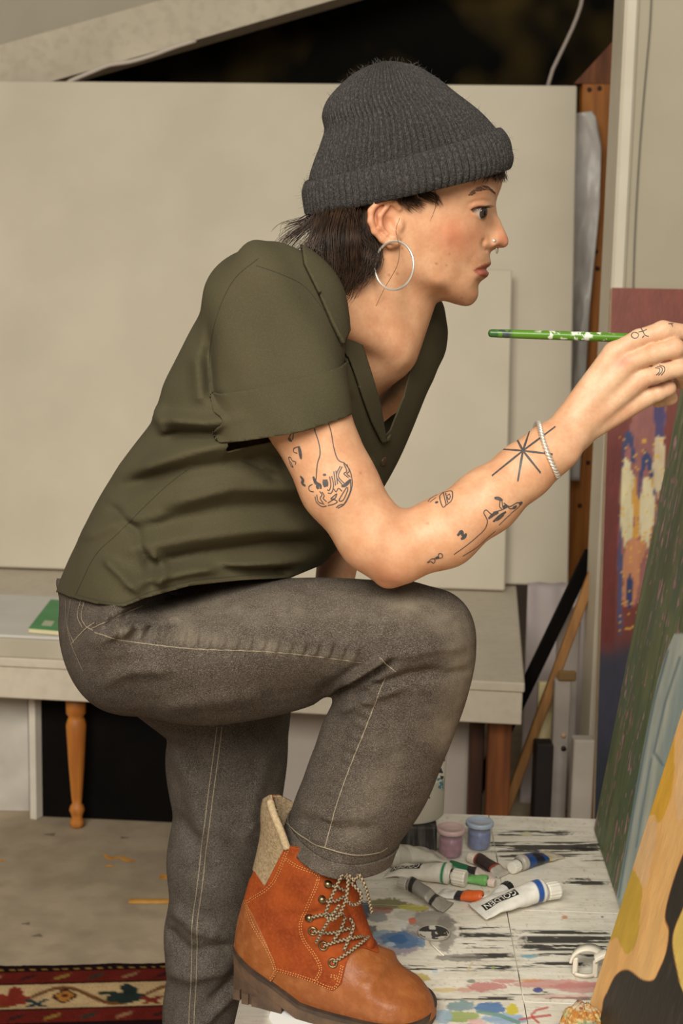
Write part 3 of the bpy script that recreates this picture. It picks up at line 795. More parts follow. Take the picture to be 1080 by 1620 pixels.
def peach_fn(x, y, a, b):
    n1 = fbm(a * 20, b * 8, 31); n2 = fbm(a * 120, b * 30, 32)
    c = layer(np.tile(lin((243, 186, 112)), (len(x), 1)), sstep(.4, .7, n1) * .5, (248, 200, 132))
    rg = (n2 - .5) * 5
    def blob(P, col_, rag=1.0):
        nonlocal c
        P = catmull(list(P) + [P[0]], 4)[:-1]
        c = layer(c, np.clip(.5 - (poly_sd(x, y, P) + rg * rag) / 1.2, 0, 1), col_)
    blob([(1060, 1150), (1090, 1090), (1068, 1162), (1064, 1240), (1052, 1285), (1042, 1302), (1034, 1290), (1018, 1282)], (228, 172, 48))
    blob([(1000, 1375), (1004, 1378), (1016, 1402), (1014, 1440), (1005, 1494), (988, 1508), (974, 1484), (955, 1490)], (212, 172, 58))
    blob([(1078, 1170), (1070, 1230), (1072, 1300), (1100, 1250), (1100, 1160)], (246, 198, 138)); blob([(1016, 1330), (1026, 1300), (1040, 1310), (1022, 1400), (1012, 1395), (1004, 1365)], (238, 192, 136))
    blob([(1095, 1398), (1080, 1435), (1063, 1484), (1071, 1540), (1080, 1570), (1120, 1620), (1120, 1400)], (232, 198, 100)); blob([(1110, 1450), (1088, 1480), (1085, 1540), (1110, 1600)], (190, 176, 130))
    P = [(1095, 1330), (1080, 1353), (1060, 1411), (1052, 1451), (1058, 1473), (1053, 1509), (1041, 1538), (1033, 1551), (1015, 1550), (993, 1535), (975, 1542), (962, 1567), (953, 1593), (956, 1660), (1120, 1660), (1104, 1610), (1080, 1570), (1071, 1540), (1063, 1484), (1080, 1435), (1095, 1400)]
    P = catmull(P + [P[0]], 4)[:-1]; d = poly_sd(x, y, P); c = layer(c, np.clip(.5 - (np.abs(d) - 1.2) / 1.2, 0, 1) * .8, (150, 74, 34)); c = layer(c, np.clip(.5 - d / 1.2, 0, 1), (36, 31, 25))
    c = layer(c, (d < -2) * .35 * sstep(.6, .75, n2), (72, 62, 50))
    return c
po = WZ(925, 1607, ZT + .006)
e2, up2, nn2, best2 = lean_right(po, (947, 1700), (1081, 1112)); print('peach', best2)
painting('peach_painting', po + nn2 * .001, e2, up2, .40, .43, .02, .0022, peach_fn, 'abstract peach, mustard and black painting nearest the camera on the paint table', nn2)

# ------------------------------------------------------------------ paint table: planks, each with its own paint
tA, tB = WZ(700, 1287, ZT), WZ(937, 1295, ZT)
tx = tB - tA; tx /= np.linalg.norm(tx); ty = np.array([tx[1], -tx[0], 0]); ty = ty if ty[1] < 0 else -ty   # ty runs towards the camera
tlft = float((WZ(377, 1592, ZT) - tA) @ tx); trgt = float((WZ(975, 1432, ZT) - tA) @ tx) + .32
seam = float((WZ(818, 1530, ZT) - tA) @ tx)
rows = [0.0] + [float((WZ(760, q, ZT) - tA) @ ty) for q in (1348, 1437, 1533, 1582, 1690)]
rows += [rows[-1] + .09, rows[-1] + .18, rows[-1] + .30]
tc = tA + tx * (tlft + trgt) / 2 + ty * rows[-1] / 2
ptab = empty('paint_table', (tc[0], tc[1], 0), 'low white plank table splattered with paint, carrying tubes, jars and the boot', 'table')
M_TOP = mat('painted_plank', (255, 255, 255), (240, 238, 234), rough=.6, attr=True, scale=60, bump=.3, bscale=120, stretch=(.3, 1, 1))
BLOBS = [  # px, py, rx, ry, colour, strength
    (612, 1430, 34, 9, (118, 112, 62), .9), (655, 1436, 22, 6, (186, 176, 62), .9), (600, 1441, 24, 6, (150, 84, 76), .8), (598, 1452, 18, 8, (146, 148, 148), .9), (570, 1440, 18, 14, (62, 74, 92), .95), (560, 1432, 10, 7, (92, 104, 140), .9),
    (640, 1448, 20, 10, (190, 184, 170), .7), (652, 1457, 7, 5, (206, 106, 76), .95), (632, 1460, 10, 5, (214, 212, 206), .95), (640, 1468, 8, 4, (210, 210, 206), .9), (582, 1478, 18, 14, (82, 86, 92), .85), (604, 1482, 16, 12, (140, 166, 184), .9),
    (635, 1492, 34, 20, (150, 140, 158), .85), (634, 1488, 28, 14, (84, 118, 156), .95), (630, 1486, 14, 7, (56, 98, 146), .95), (618, 1494, 8, 4, (178, 196, 206), .9), (612, 1520, 14, 12, (152, 166, 172), .9), (668, 1492, 6, 8, (96, 136, 170), .8),
    (690, 1455, 34, 16, (132, 124, 116), .75), (706, 1475, 16, 30, (126, 118, 110), .7), (730, 1515, 40, 6, (120, 112, 104), .75), (660, 1470, 16, 12, (150, 142, 134), .6),
    (663, 1547, 16, 7, (192, 170, 92), .9), (745, 1553, 6, 3, (120, 124, 108), .8), (705, 1566, 22, 3, (214, 186, 110), .7), (768, 1561, 34, 8, (192, 112, 110), .8), (800, 1552, 24, 4, (204, 124, 118), .7), (735, 1566, 14, 4, (206, 140, 120), .7),
    (838, 1551, 20, 2, (224, 160, 60), .8), (880, 1557, 80, 7, (206, 138, 132), .75), (850, 1566, 7, 3.5, (70, 80, 146), .95), (930, 1562, 50, 8, (200, 128, 124), .7), (893, 1577, 50, 4, (216, 160, 150), .5),
    (728, 1592, 22, 9, (124, 152, 158), .9), (776, 1594, 24, 9, (84, 124, 172), .95), (730, 1608, 30, 9, (148, 166, 92), .9), (792, 1612, 36, 9, (146, 176, 206), .9), (810, 1596, 10, 9, (204, 190, 52), .95), (755, 1617, 14, 5, (226, 180, 180), .8), (700, 1608, 14, 12, (150, 176, 200), .8),
    (740, 1630, 60, 10, (160, 170, 160), .7), (820, 1362, 3, 2, (180, 120, 80), .6), (893, 1451, 6, 3, (198, 120, 70), .8), (832, 1319, 10, 4, (196, 190, 150), .7), (835, 1513, 12, 3, (126, 170, 186), .8), (780, 1531, 3, 3, (140, 160, 80), .7), (688, 1537, 5, 3, (170, 196, 210), .7),
    (560, 1560, 60, 30, (196, 190, 180), .4), (600, 1412, 40, 6, (208, 200, 186), .5), (952, 1451, 2, 1.5, (30, 28, 26), .9)]
STREAK = [  # x0, x1, y0, y1, threshold
    (770, 955, 1332, 1348, .40), (775, 965, 1350, 1362, .50), (776, 905, 1314, 1322, .52), (900, 950, 1338, 1346, .38), (890, 962, 1392, 1400, .46), (900, 935, 1388, 1396, .5), (720, 816, 1466, 1472, .52), (722, 816, 1476, 1488, .50), (722, 816, 1490, 1500, .54), (715, 816, 1508, 1520, .50),
    (820, 965, 1472, 1478, .46), (820, 970, 1481, 1492, .34), (820, 965, 1494, 1504, .46), (820, 960, 1508, 1514, .54), (818, 930, 1522, 1530, .48), (630, 816, 1527, 1536, .44), (785, 818, 1530, 1536, .45), (680, 816, 1577, 1582, .50), (785, 870, 1568, 1574, .5), (865, 940, 1576, 1582, .48), (600, 700, 1340, 1350, .55)]
def top_fn(P):
    x, y = proj(P); n = fbm(x * .05, y * .12, 41); f = fbm(x * .25, y * .4, 42)
    c = np.tile(lin((226, 219, 204)), (len(x), 1)); c = layer(c, sstep(.5, .8, n) * .35, (196, 186, 168))
    c = layer(c, sstep(.86, .9, vnoise(x * .3, y * .45, 43)) * .35, (170, 120, 90))
    c = layer(c, sstep(.66, .8, fbm(x * .012, y * .5, 44)) * .3, (150, 142, 130))
    for x0, x1, y0, y1, th in STREAK:
        win = sstep(x0 - 6, x0 + 14, x + 30 * (f - .5)) * sstep(x1 + 6, x1 - 14, x + 30 * (f - .5)) * sstep(y0 - 1.5, y0 + 1, y) * sstep(y1 + 1.5, y1 - 1, y)
        c = layer(c, win * sstep(th - .035, th + .05, fbm(x * .018, y * .42, 45 + int(x0))) * .95, (28, 26, 24))
    for bx, by, rx, ry, cc, al in BLOBS:
        d = np.sqrt(((x - bx) / rx) ** 2 + ((y - by) / ry) ** 2) + (n - .5) * .9 + (f - .5) * .5
        c = layer(c, al * sstep(1.08, .86, d), cc)
    for P_, w, cc in (([(822, 1613), (845, 1609), (870, 1606)], 1.8, (186, 76, 70)), ([(866, 1594), (848, 1598), (840, 1606), (846, 1613), (852, 1618)], 1.6, (186, 76, 70)), ([(740, 1536), (742, 1530), (746, 1524)], 1.3, (206, 186, 140)), ([(756, 1600), (790, 1606), (820, 1618)], 3, (110, 150, 140))):
        d, _ = line_d(x, y, P_); c = layer(c, sstep(w + .8, w - .4, d) * .85, cc)
    bare = sstep(.012, .0, (P - tA) @ tx - tlft - .028); c = layer(c, bare * .8, (150, 142, 132))
    return c
for i in range(len(rows) - 1):
    for s0, s1 in ((tlft, seam - .0006), (seam + .0006, trgt)):
        r0, r1 = rows[i] + .0005, rows[i + 1] - .0005
        gs = .0016 if i < 5 else .006
        nu, nv = max(2, int((s1 - s0) / gs)), max(2, int((r1 - r0) / gs))
        A_, B_ = np.meshgrid(np.linspace(s0, s1, nu), np.linspace(r0, r1, nv), indexing='ij')
        V = tA + A_.reshape(-1, 1) * tx + B_.reshape(-1, 1) * ty; V[:, 2] = ZT - .0002 * ((i + (s0 > 0)) % 2)
        c = top_fn(V); k = np.arange(nu * nv).reshape(nu, nv)
        F = np.stack([k[:-1, :-1], k[:-1, 1:], k[1:, 1:], k[1:, :-1]], -1).reshape(-1, 4)
        # sides and underside
        cor = [k[0, 0], k[-1, 0], k[-1, -1], k[0, -1]]; W_ = V[cor] - np.array([0, 0, .02]); n0 = len(V)
        E = []
        for a, b in ((0, 1), (1, 2), (2, 3), (3, 0)): E.append([cor[a], cor[b], n0 + b, n0 + a])
        E.append([n0, n0 + 1, n0 + 2, n0 + 3])
        obj('plank', np.vstack([V, W_]), np.vstack([F, np.array(E)]), M_TOP, ptab, smooth=False, col=np.vstack([c, np.tile(lin((196, 186, 168)), (4, 1))]))
M_TLEG = mat('table_leg_paint', (196, 186, 170), (160, 148, 130), rough=.7, scale=12)
for s0 in (tlft + .03, trgt - .075):
    for r0 in (.03, rows[-1] - .075):
        q = tA + tx * s0 + ty * r0
        obj('leg', *bevbox((q[0], q[1], 0), tx * .045, ty * .045, (0, 0, ZT - .0208), .003), M_TLEG, ptab, smooth=False)
for a, b in ((.028, .048), (rows[-1] - .05, rows[-1] - .03)):
    obj('rail', *bevbox(tA + tx * (tlft + .078) + ty * a - np.array([0, 0, .075]), tx * (trgt - tlft - .156), ty * (b - a), (0, 0, .054), .002), M_TLEG, ptab, smooth=False)

# ------------------------------------------------------------------ rug
ra, rb = WZ(-60, 1536, 0), WZ(300, 1527, 0)
rx = rb - ra; rx[2] = 0; rx /= np.linalg.norm(rx); ry = np.array([rx[1], -rx[0], 0]); ry = ry if ry[1] < 0 else -ry
RW = 1.15; r0 = ra - rx * .55; RL = float((tA + tx * tlft - r0) @ rx) - .10
nu, nv = int(RL / .0052), int(RW / .0052)
A_, B_ = np.meshgrid(np.linspace(0, RL, nu), np.linspace(0, RW, nv), indexing='ij'); a, b = A_.ravel(), B_.ravel()
def rug_fn(a, b):
    n = fbm(a * 60, b * 60, 51); c = np.tile(lin((34, 16, 18)), (len(a), 1))                                  # dark selvedge
    def row(b0, b1, col_): return ((b > b0) & (b < b1)) * 1.0
    ph = (a % .05) / .05
    c = layer(c, row(.014, .020, 0) * (np.sin(a * 420 + b * 300) > 0), (150, 116, 56))
    for s0 in (.022, .126, .26, .36):                                                                         # narrow red guard borders with slanting leaves
        m = row(s0, s0 + .032, 0); c = layer(c, m, (104, 34, 26)); t = ((a + (b - s0) * 1.1) % .046) / .046
        cols = [(148, 116, 54), (40, 56, 44), (150, 110, 80), (52, 30, 30)]; idx = ((a + (b - s0) * 1.1) // .046).astype(int) % 4
        for q in range(4): c = layer(c, m * (idx == q) * sstep(.22, .12, np.abs(t - .5) + .55 * np.abs((b - s0) / .032 - .5)), cols[q])
        c = layer(c, (row(s0 - .003, s0, 0) + row(s0 + .032, s0 + .035, 0)), (26, 16, 16))
    m = row(.059, .122, 0); c = layer(c, m, (196, 166, 122))                                                   # cream border with birds and blossoms
    yy = (b - .059) / .063; P = .30; k = (a // (P / 2)).astype(int) % 2; u = (a % (P / 2)) / (P / 2)
    vine = np.abs(yy - (.5 + .36 * np.sin(a / P * 2 * math.pi * 2))) ; c = layer(c, m * sstep(.10, .05, vine), (110, 70, 40))
    for kk, c1, c2 in ((0, (38, 50, 46), (150, 100, 50)), (1, (132, 48, 34), (176, 120, 56))):
        mm = m * (k == kk)
        d = ((u - .32) / .17) ** 2 + ((yy - .62) / .22) ** 2; c = layer(c, mm * (d < 1), c1)
        d = ((u - .34 - .1 * (yy - .3)) / .07) ** 2 + ((yy - .28) / .22) ** 2; c = layer(c, mm * (d < 1), c1)
        c = layer(c, mm * (np.abs(u - .15) < .09) * (np.abs(yy - .42) < .07), c1)
        d = np.abs(u - .78) / .12 + np.abs(yy - .5) / .36; c = layer(c, mm * (d < 1), (70, 34, 28)); c = layer(c, mm * (d < .72), c2); c = layer(c, mm * (d < .3), (100, 40, 30))
        d = np.minimum(np.abs((u - .55) * 2 + (yy - .78)), np.abs((u - .55) * 2 - (yy - .78))); c = layer(c, mm * (d < .07) * (np.abs(yy - .78) < .16), (130, 50, 36) if kk == 0 else (44, 60, 66))
    m = (b > .40) * 1.0; c = layer(c, m, (96, 30, 26)); q = (np.abs((a % .24) / .24 - .5) + np.abs((b % .24) / .24 - .5)); c = layer(c, m * (np.abs(q - .3) < .05), (180, 150, 100)); c = layer(c, m * (q < .18), (38, 44, 58))
    return c * (.75 + .5 * n)[:, None]
c = rug_fn(a / 1.32, b / 1.32) * .85
edge = .004 * (fbm(a * 9, a * 0, 55) - .5) * 6 * np.clip(1 - b / .03, 0, 1)
V = r0 + a[:, None] * rx + (b + edge)[:, None] * ry; V[:, 2] = .009 + .0012 * fbm(a * 300, b * 300, 5, 1); V[:, 2] = np.where((b <= 0) | (a <= 0) | (b >= RW) | (a >= RL), .0005, V[:, 2])
k = np.arange(nu * nv).reshape(nu, nv); F = np.stack([k[:-1, :-1], k[:-1, 1:], k[1:, 1:], k[1:, :-1]], -1).reshape(-1, 4)
M_RUG = mat('rug_pile', (255, 255, 255), (225, 225, 225), rough=1.0, attr=True, scale=300, bump=.4, bscale=700, spec=.05)
tag(obj('rug', V, F, M_RUG, col=c), 'dark red woven rug with a cream border of birds and blossoms', 'rug')
w0, w1 = WZ(204, 1427, 0), WZ(330, 1427, 0)
tag(obj('wood_strip', *bevbox(w0 + np.array([0, -.009, .0002]), (w1 - w0), (0, .020, 0), (0, 0, .003), .001), mat('ochre_tape', (206, 152, 70), (188, 130, 54), rough=.7, scale=30)), 'flat ochre strip lying on the concrete floor behind the standing leg', 'strip')
# ================================================================== the painter
ZT = 0.453                                    # height of the low painting table
YH = 0.02                                     # middle plane of the head
root = WY(300, 1010, 0.0); root[2] = 0
person = empty('person', (root[0], 0.06, 0.0),
    'person in grey knit beanie and olive shirt, one boot on the paint table, painting', 'person')

M_SKIN = mat('skin', (255, 255, 255), (243, 232, 226), rough=.48, scale=55, bump=.12, bscale=900, attr=True, sss=.18, spec=.4,
             fine=(260, (186, 108, 76), .14))
M_INK = mat('tattoo_ink', (66, 62, 62), (84, 78, 76), rough=.55, scale=300)
M_SHIRT = mat('olive_cotton', (66, 60, 41), (74, 67, 47), rough=.85, scale=9, bump=.25, bscale=1500, spec=.25,
              fine=(900, (88, 81, 58), .35))
M_DENIM = mat('grey_denim', (245, 245, 245), (205, 203, 200), rough=.9, scale=60, bump=.5, bscale=900, attr=True, spec=.15,
              fine=(1100, (148, 135, 122), .55, (.7, .7, 1.8)), detail=6)
M_STITCH = mat('stitching', (150, 136, 112), (116, 104, 86), rough=.8, scale=600)
M_KNIT = mat('grey_wool', (64, 61, 59), (50, 48, 47), rough=.95, scale=500, bump=.9, bscale=700, spec=.1,
             fine=(700, (140, 132, 124), .2, (1, 1, .45)))
M_FUZZ = mat('wool_fibre', (120, 116, 110), (80, 76, 72), rough=.9, scale=40, spec=.1)
M_HAIR = mat('dark_brown_hair', (74, 52, 36), (36, 25, 18), rough=.42, scale=90, spec=.35)
M_SILVER = mat('silver', (238, 232, 220), (226, 219, 206), rough=.3, scale=60, metallic=.65)

def chain(model, pts, k=.012):                # (px, py, Y, radius in pixels)
    for a, b in zip(pts[:-1], pts[1:]):
        model.add(RC(WY(*a[:3]), WY(*b[:3]), pxm(a[3], a[2]), pxm(b[3], b[2])), k)

# ---- head: side outline and half widths --------------------------------------------------------
face_line = [(795, 272), (795, 284), (793.5, 293), (790, 303), (786, 313), (784, 322), (785.5, 335), (790.5, 347), (796, 360), (801, 371),
    (804, 381), (802.5, 388), (796, 392), (786, 393), (776.5, 398), (775, 408), (776.5, 416), (774, 421.5), (768.5, 425), (772.5, 430),
    (771.5, 437), (762, 444), (757, 450), (756.5, 461), (753.5, 474), (746, 482), (737, 484.5), (725, 482.5), (704, 474), (687, 466)]
skull = [(670, 470), (650, 485), (620, 490), (585, 465), (550, 430), (515, 380), (500, 330), (500, 280), (510, 230), (535, 190), (575, 160), (625, 148),
    (680, 152), (730, 175), (768, 210), (788, 245)]
wid = [(640, 372, 69), (655, 350, 69), (690, 358, 64), (712, 366, 58), (732, 375, 49), (751, 351, 41), (742, 331, 48), (757, 333, 42.5),
    (770, 334, 33), (778, 338, 17), (751, 309, 50), (768, 303, 42), (780, 306, 24), (700, 305, 63), (730, 300, 58), (765, 284, 43), (785, 282, 22),
    (787, 350, 8), (790, 362, 8.5), (792, 375, 11.5), (783, 386, 16.5), (776, 383, 17.5), (768, 374, 24), (772, 360, 21), (799, 382, 7.5), (764, 388, 26), (778, 350, 17), (782, 366, 12.5),
    (765, 410, 21), (751, 428, 28), (762, 420, 20.5), (763, 434, 18.5), (770, 420, 10), (768, 434, 9), (751, 444, 24), (740, 410, 38),
    (718, 405, 50), (700, 430, 50), (725, 440, 37), (735, 460, 26), (748, 466, 16), (745, 477, 9), (690, 450, 48), (655, 430, 57), (640, 455, 42), (672, 400, 61), (712, 468, 26), (690, 461, 30),
    (620, 420, 58), (590, 400, 56), (560, 350, 62), (600, 300, 74), (640, 250, 74), (580, 230, 70), (700, 250, 66), (620, 190, 52), (740, 240, 50), (650, 300, 71), (540, 290, 50), (770, 255, 34)]
face_relief = [
    ([(752, 427.5), (760, 426.5), (768, 425)], -.0022, 1.7), ([(758, 423), (767, 420), (773, 419)], .0011, 3), ([(757, 433), (764, 433.5), (770, 433)], .0018, 4),
    ([(766, 377), (762.5, 386), (765, 394), (772, 397)], -.0026, 2.6), ([(771, 382), (776, 388), (784, 388)], .0012, 5), ([(752, 443), (760, 446)], -.001, 4),
    ([(739, 324), (750, 319), (763, 316.5), (775, 320)], -.0014, 2.2),
    ([(742, 330), (752, 325.5), (763, 324.5), (773, 327)], .0016, 2.6), ([(747, 336), (754, 342), (763, 342)], .0009, 2.2),
    ([(752, 399), (744, 412), (742, 424)], -.0004, 5), ([(700, 372), (725, 370), (742, 360)], .0018, 16),
    ([(748, 306), (763, 299), (777, 301), (786, 309)], .0016, 4), ([(747.5, 333), (754, 334), (761, 335), (767, 334.5)], -.0080, 2.0)]
head = QF((0, YH, 0), (1, 0, 0), face_line + skull, [(x, y, w / 1000, None) for x, y, w in wid], relief=face_relief, res=.001, lam=2e-7, pad=.012)

body = Model(('+', head, 0))
# neck, throat, chest
body.add(RC(WY(592, 395, YH), WY(572, 505, .03), .052, .058), .02)
body.add(RC(WY(650, 440, YH + .005), WY(606, 545, .02), .036, .042), .018)
body.add(RC(WY(612, 405, YH - .052), WY(622, 556, .0), .013, .009), .014)        # neck muscle
SP = np.array([.50, 0, .866]); SH = np.array([.515, .857, 0.0])
AX = axes(SP, SH)
body.add(EL(WY(505, 590, .04), (.070, .120, .15), AX), .03)
body.add(EL(WY(352, 780, .02), (.075, .105, .17), axes((.62, 0, .78), (.2, .98, 0))), .04)
body.add(EL(WY(205, 985, .0), (.060, .12, .09)), .03)
body.add(RC(WY(540, 495, .02), WY(455, 510, -.10), .045, .036), .03)
body.add(RC(WY(575, 510, .05), WY(636, 542, .14), .04, .034), .03)
body.add(RC(WY(625, 560, -.005), WY(520, 505, -.1), .009, .008), .016)            # collar bone
# right arm, elbow on the thigh
RA = [(452, 512, -.110, 50), (466, 590, -.135, 58), (481, 650, -.150, 66), (536, 768, -.158, 60), (590, 848, -.160, 55), (622, 872, -.158, 52)]
chain(body, RA, .012)
chain(body, [(634, 866, -.158, 55), (702, 842, -.150, 54.5), (770, 792, -.138, 50), (830, 744, -.126, 43.5), (868, 713, -.118, 39), (902, 684, -.112, 36)], .012)
body.add(RC(WY(600, 880, -.158), WY(613, 909, -.156), pxm(36, -.158), pxm(21, -.158)), .01)
body.cut(RC(WY(631, 801, -.180), WY(608, 846, -.213), .0028, .0016), .006)
body.add(EL(WY(895, 712, -.128), (.012, .008, .012)), .012)
# right hand: back towards the camera, fingers closing round the brush
for w, kn, rw, rk in [((898, 662, -.112), (971, 558, -.116), 30, 17.5), ((903, 672, -.116), (993, 574, -.120), 30, 17.5),
                      ((908, 684, -.116), (1012, 599, -.117), 29, 17), ((912, 692, -.110), (1021, 628, -.108), 26, 16)]:
    body.add(RC(WY(*w), WY(*kn), pxm(rw, w[2]) * .70, pxm(rk, kn[2])), .006)
body.add(EL(WY(955, 625, -.098), (.036, .014, .026), axes((.7, 0, -.7), (0, 1, 0))), .012)
FING = [[(971, 558, -.116, 16), (1010, 536, -.122, 14.6), (1048, 523, -.122, 15), (1088, 527, -.112, 13.2), (1112, 541, -.098, 11)],
        [(993, 574, -.120, 16), (1033, 560, -.130, 14.4), (1067, 551, -.128, 14.8), (1086, 569, -.104, 13), (1078, 572, -.084, 11)],
        [(1012, 599, -.117, 15), (1045, 590, -.128, 13.6), (1074, 582, -.124, 14), (1088, 602, -.100, 12), (1074, 606, -.082, 10.5)],
        [(1021, 628, -.108, 14), (1040, 622, -.114, 12.2), (1056, 614, -.112, 12), (1060, 630, -.094, 10.5), (1040, 636, -.080, 9.5)]]
for f in FING: chain(body, f, .0035)
chain(body, [(915, 655, -.095, 22), (962, 600, -.072, 19), (1018, 566, -.066, 15), (1062, 552, -.074, 12), (1082, 548, -.080, 9.5)], .008)
# left arm behind, hand resting on the inside of the thigh
chain(body, [(638, 542, .145, 42), (582, 655, .20, 41), (562, 745, .20, 40), (542, 840, .14, 36), (528, 925, .085, 31)], .012)
LH = WY(522, 965, .055)
body.add(EL(LH, (.03, .014, .036)), .012)
for i, dx in enumerate((-.026, -.009, .009, .025)):
    q = LH + np.array([dx, -.004, -.022]); e = q + np.array([dx * .2, -.006, -.045 + abs(i - 1.4) * .006])
    body.add(RC(q, e, .0088, .0075), .004)
body.add(RC(LH + np.array([.024, 0, .01]), LH + np.array([.052, -.004, -.018]), .0105, .008), .006)
# ear
def ey(px, py, off): return WY(px, py, YH - off)
body.add(EL(ey(608, 352, .071), (.0155, .006, .027), axes((-.32, 0, .95), (-.25, .97, 0))), .006)
hel = [(631, 330, .073), (624, 321, .0765), (610, 316, .079), (596, 321, .081), (586.5, 334, .083), (586, 350, .083), (592, 366, .081), (604, 379, .078), (617, 388, .075), (627, 385, .0725)]
for a, b in zip(hel[:-1], hel[1:]):
    body.add(RC(ey(*a), ey(*b), .0034, .0034), .0025)
body.add(RC(ey(622, 377, .0745), ey(626, 383, .0735), .0055, .0045), .004)
for a, b in (((612, 327, .078), (601, 341, .0805)), ((601, 341, .0805), (602, 358, .080)), ((602, 358, .080), (612, 370, .078))):
    body.add(RC(ey(*a), ey(*b), .0026, .0028), .003)
body.cut(EL(ey(617, 354, .080), (.0072, .0085, .0100), axes((-.3, 0, .95), (0, 1, 0))), .002)
body.add(EL(ey(633, 356, .0715), (.0032, .0035, .0055)), .005)
# nostril
body.cut(EL(WY(786.5, 392.5, YH - .0085), (.0048, .0035, .0026)), .0015)
# under the hip the figure continues inside the jeans
body.add(RC(WY(200, 1020, -.06), WY(400, 1035, -.095), .05, .05), .02)
body.add(RC(WY(240, 1030, .07), WY(350, 1170, .1), .05, .045), .02)

BV, BF = surface(body, .00185)
BV, BF = biggest(BV, BF)
# pigment of the skin, from where each spot lies on the body
px, py = proj(BV)
col = np.tile(lin((217, 168, 130)), (len(BV), 1))
def blend(mask, c):
    global col
    col = col * (1 - mask[:, None]) + lin(c) * mask[:, None]
def spot(cx, cy, rx, ry, ang=0):
    a = math.radians(ang); dx, dy = px - cx, py - cy
    u, v = dx * math.cos(a) + dy * math.sin(a), -dx * math.sin(a) + dy * math.cos(a)
    return np.exp(-((u / rx) ** 2 + (v / ry) ** 2))
nz = fbm(px * .03, py * .03, 3); headm = (py < 500) & (px > 570)
blend(.55 * spot(722, 375, 34, 26, 20) * headm * (.6 + .8 * nz), (204, 112, 80))
blend(.45 * spot(797, 380, 14, 16) * headm, (206, 116, 86))
blend(.30 * spot(745, 470, 24, 14) * headm, (204, 134, 98))
blend(.40 * (spot(600, 345, 22, 36, -15)) * headm * (BV[:, 1] < YH - .06), (212, 126, 96))
blend(.30 * spot(756, 345, 16, 6) * headm, (184, 124, 98))
blend(.55 * spot(757, 327, 16, 4.5, -5) * headm, (150, 100, 80))
lipm = np.clip(1 - poly_sd(px, py, [(748, 428), (758, 421), (769, 416), (779, 415), (779, 424), (779, 438), (768, 440), (757, 436)]) / 1.5 - .6, 0, 1) * (py < 445)
blend(.9 * np.clip(lipm, 0, 1), (160, 84, 72))
scalp = np.clip(.5 - poly_sd(px, py, [(480, 250), (700, 250), (700, 296), (690, 300), (662, 308), (646, 316), (628, 312), (590, 318), (582, 335), (588, 372), (592, 398), (575, 425), (548, 440), (520, 420), (495, 380)]) / 5, 0, 1) * (py < 450) * ((BV[:, 1] > YH - .072) | (px < 578) | (py < 312))
blend(scalp * .93, (40, 29, 22))
nose_in = np.clip(1.6 - poly_sd(px, py, [(781, 391), (792, 391), (792, 394.5), (781, 395)]), 0, 1)
handm = (px > 880) & (py < 740)
blend(.75 * sstep(870, 940, px) * (py < 760) * (BV[:, 1] < -.04), (220, 184, 150))
blend(.6 * spot(986, 572, 17, 9, -32) * handm, (206, 100, 76)); blend(.3 * spot(1018, 600, 16, 14) * handm, (212, 136, 106)); blend(.3 * spot(1060, 545, 14, 12) * handm, (214, 136, 104))
blend(.3 * spot(612, 915, 46, 24), (206, 124, 90))
blend(.18 * sstep(.45, .7, fbm(px * .02, py * .02, 9)), (204, 138, 100))
for mx_, my_, mr in ((628, 433, 1.6), (690, 417, 1.5), (711, 402, 1.2), (706, 420, 1.1), (570, 748, 1.6), (676, 828, 1.5), (730, 471, 1.2), (636, 393, 1.6), (615, 435, 1.8)):
    blend(.5 * np.clip(1.8 - np.hypot(px - mx_, py - my_) / mr, 0, 1) * (BV[:, 1] < .02), (150, 84, 54))
skin = obj('body', BV, BF, M_SKIN, person, col=col)
TB = bvh(BV, BF)

# ---- face details ------------------------------------------------------------------------------
M_EYE = mat('eye_white', (190, 176, 164), (176, 158, 146), rough=.15, scale=80)
M_IRIS = mat('iris', (46, 34, 28), (66, 50, 40), rough=.1, scale=400)
ec = WY(752.5, 334, YH - .0312); er = .0122
eye = obj('eye', *lathe(ec - np.array([0, er, 0]), (0, 1, 0), [(er * math.sin(t), er - er * math.cos(t)) for t in np.linspace(.02, math.pi - .02, 22)], 28), M_EYE, person)
g = np.array([.72, -.68, -.20]); g /= np.linalg.norm(g)
obj('iris', *lathe(ec + g * er * .86, g, [(.0064, 0), (.0062, .0012), (.0036, .0022), (.0002, .0025)], 24, False), M_IRIS, eye)
obj('pupil', *lathe(ec + g * er * 1.01, g, [(.0028, 0), (.0020, .0009), (.0002, .0010)], 18, False), mat('pupil', (8, 7, 7), rough=.05), eye)
def strokes(polys, tree, w, lift=.0003, step=1.5, taper=None):
    parts = []
    for p in polys:
        P, N = on(tree, p, step, lift)
        if len(P) > 2: parts.append(ribbon(P, N, taper if taper is not None else w))
    return join(*parts)
def hairs(pairs, r=.00028):          # a list of 3-D polylines -> thin tubes
    return join(*[tube(p, [r, r, r * .4], 3) for p in pairs])
lash = []
for t in np.linspace(0, 1, 26):
    a = catmull([(744.5, 331.5), (753, 327.5), (763, 326.8), (770, 328.5)], .5); q = a[int(t * (len(a) - 1))]
    p, n = hit(TB, q[0], q[1])
    if p is None: continue
    d = np.array([.0045 + .004 * t, -.003, .0012 + .0005 * math.sin(9 * t)])
    lash.append(np.array([p, p + d * .5 + np.array([0, 0, -.0008]), p + d]))
obj('eyelashes', *hairs(lash, .00026), M_HAIR, person)
obj('lash_line', *strokes([[(744, 332), (752, 328.3), (761, 327), (769, 328.8)]], TB, .0007, .0006, 1, [.0003, .0009, .0010, .0005]), M_HAIR, person)
brow = []
bl = catmull([(746, 308), (755, 302), (765, 298), (776, 300), (784, 307)], .4)
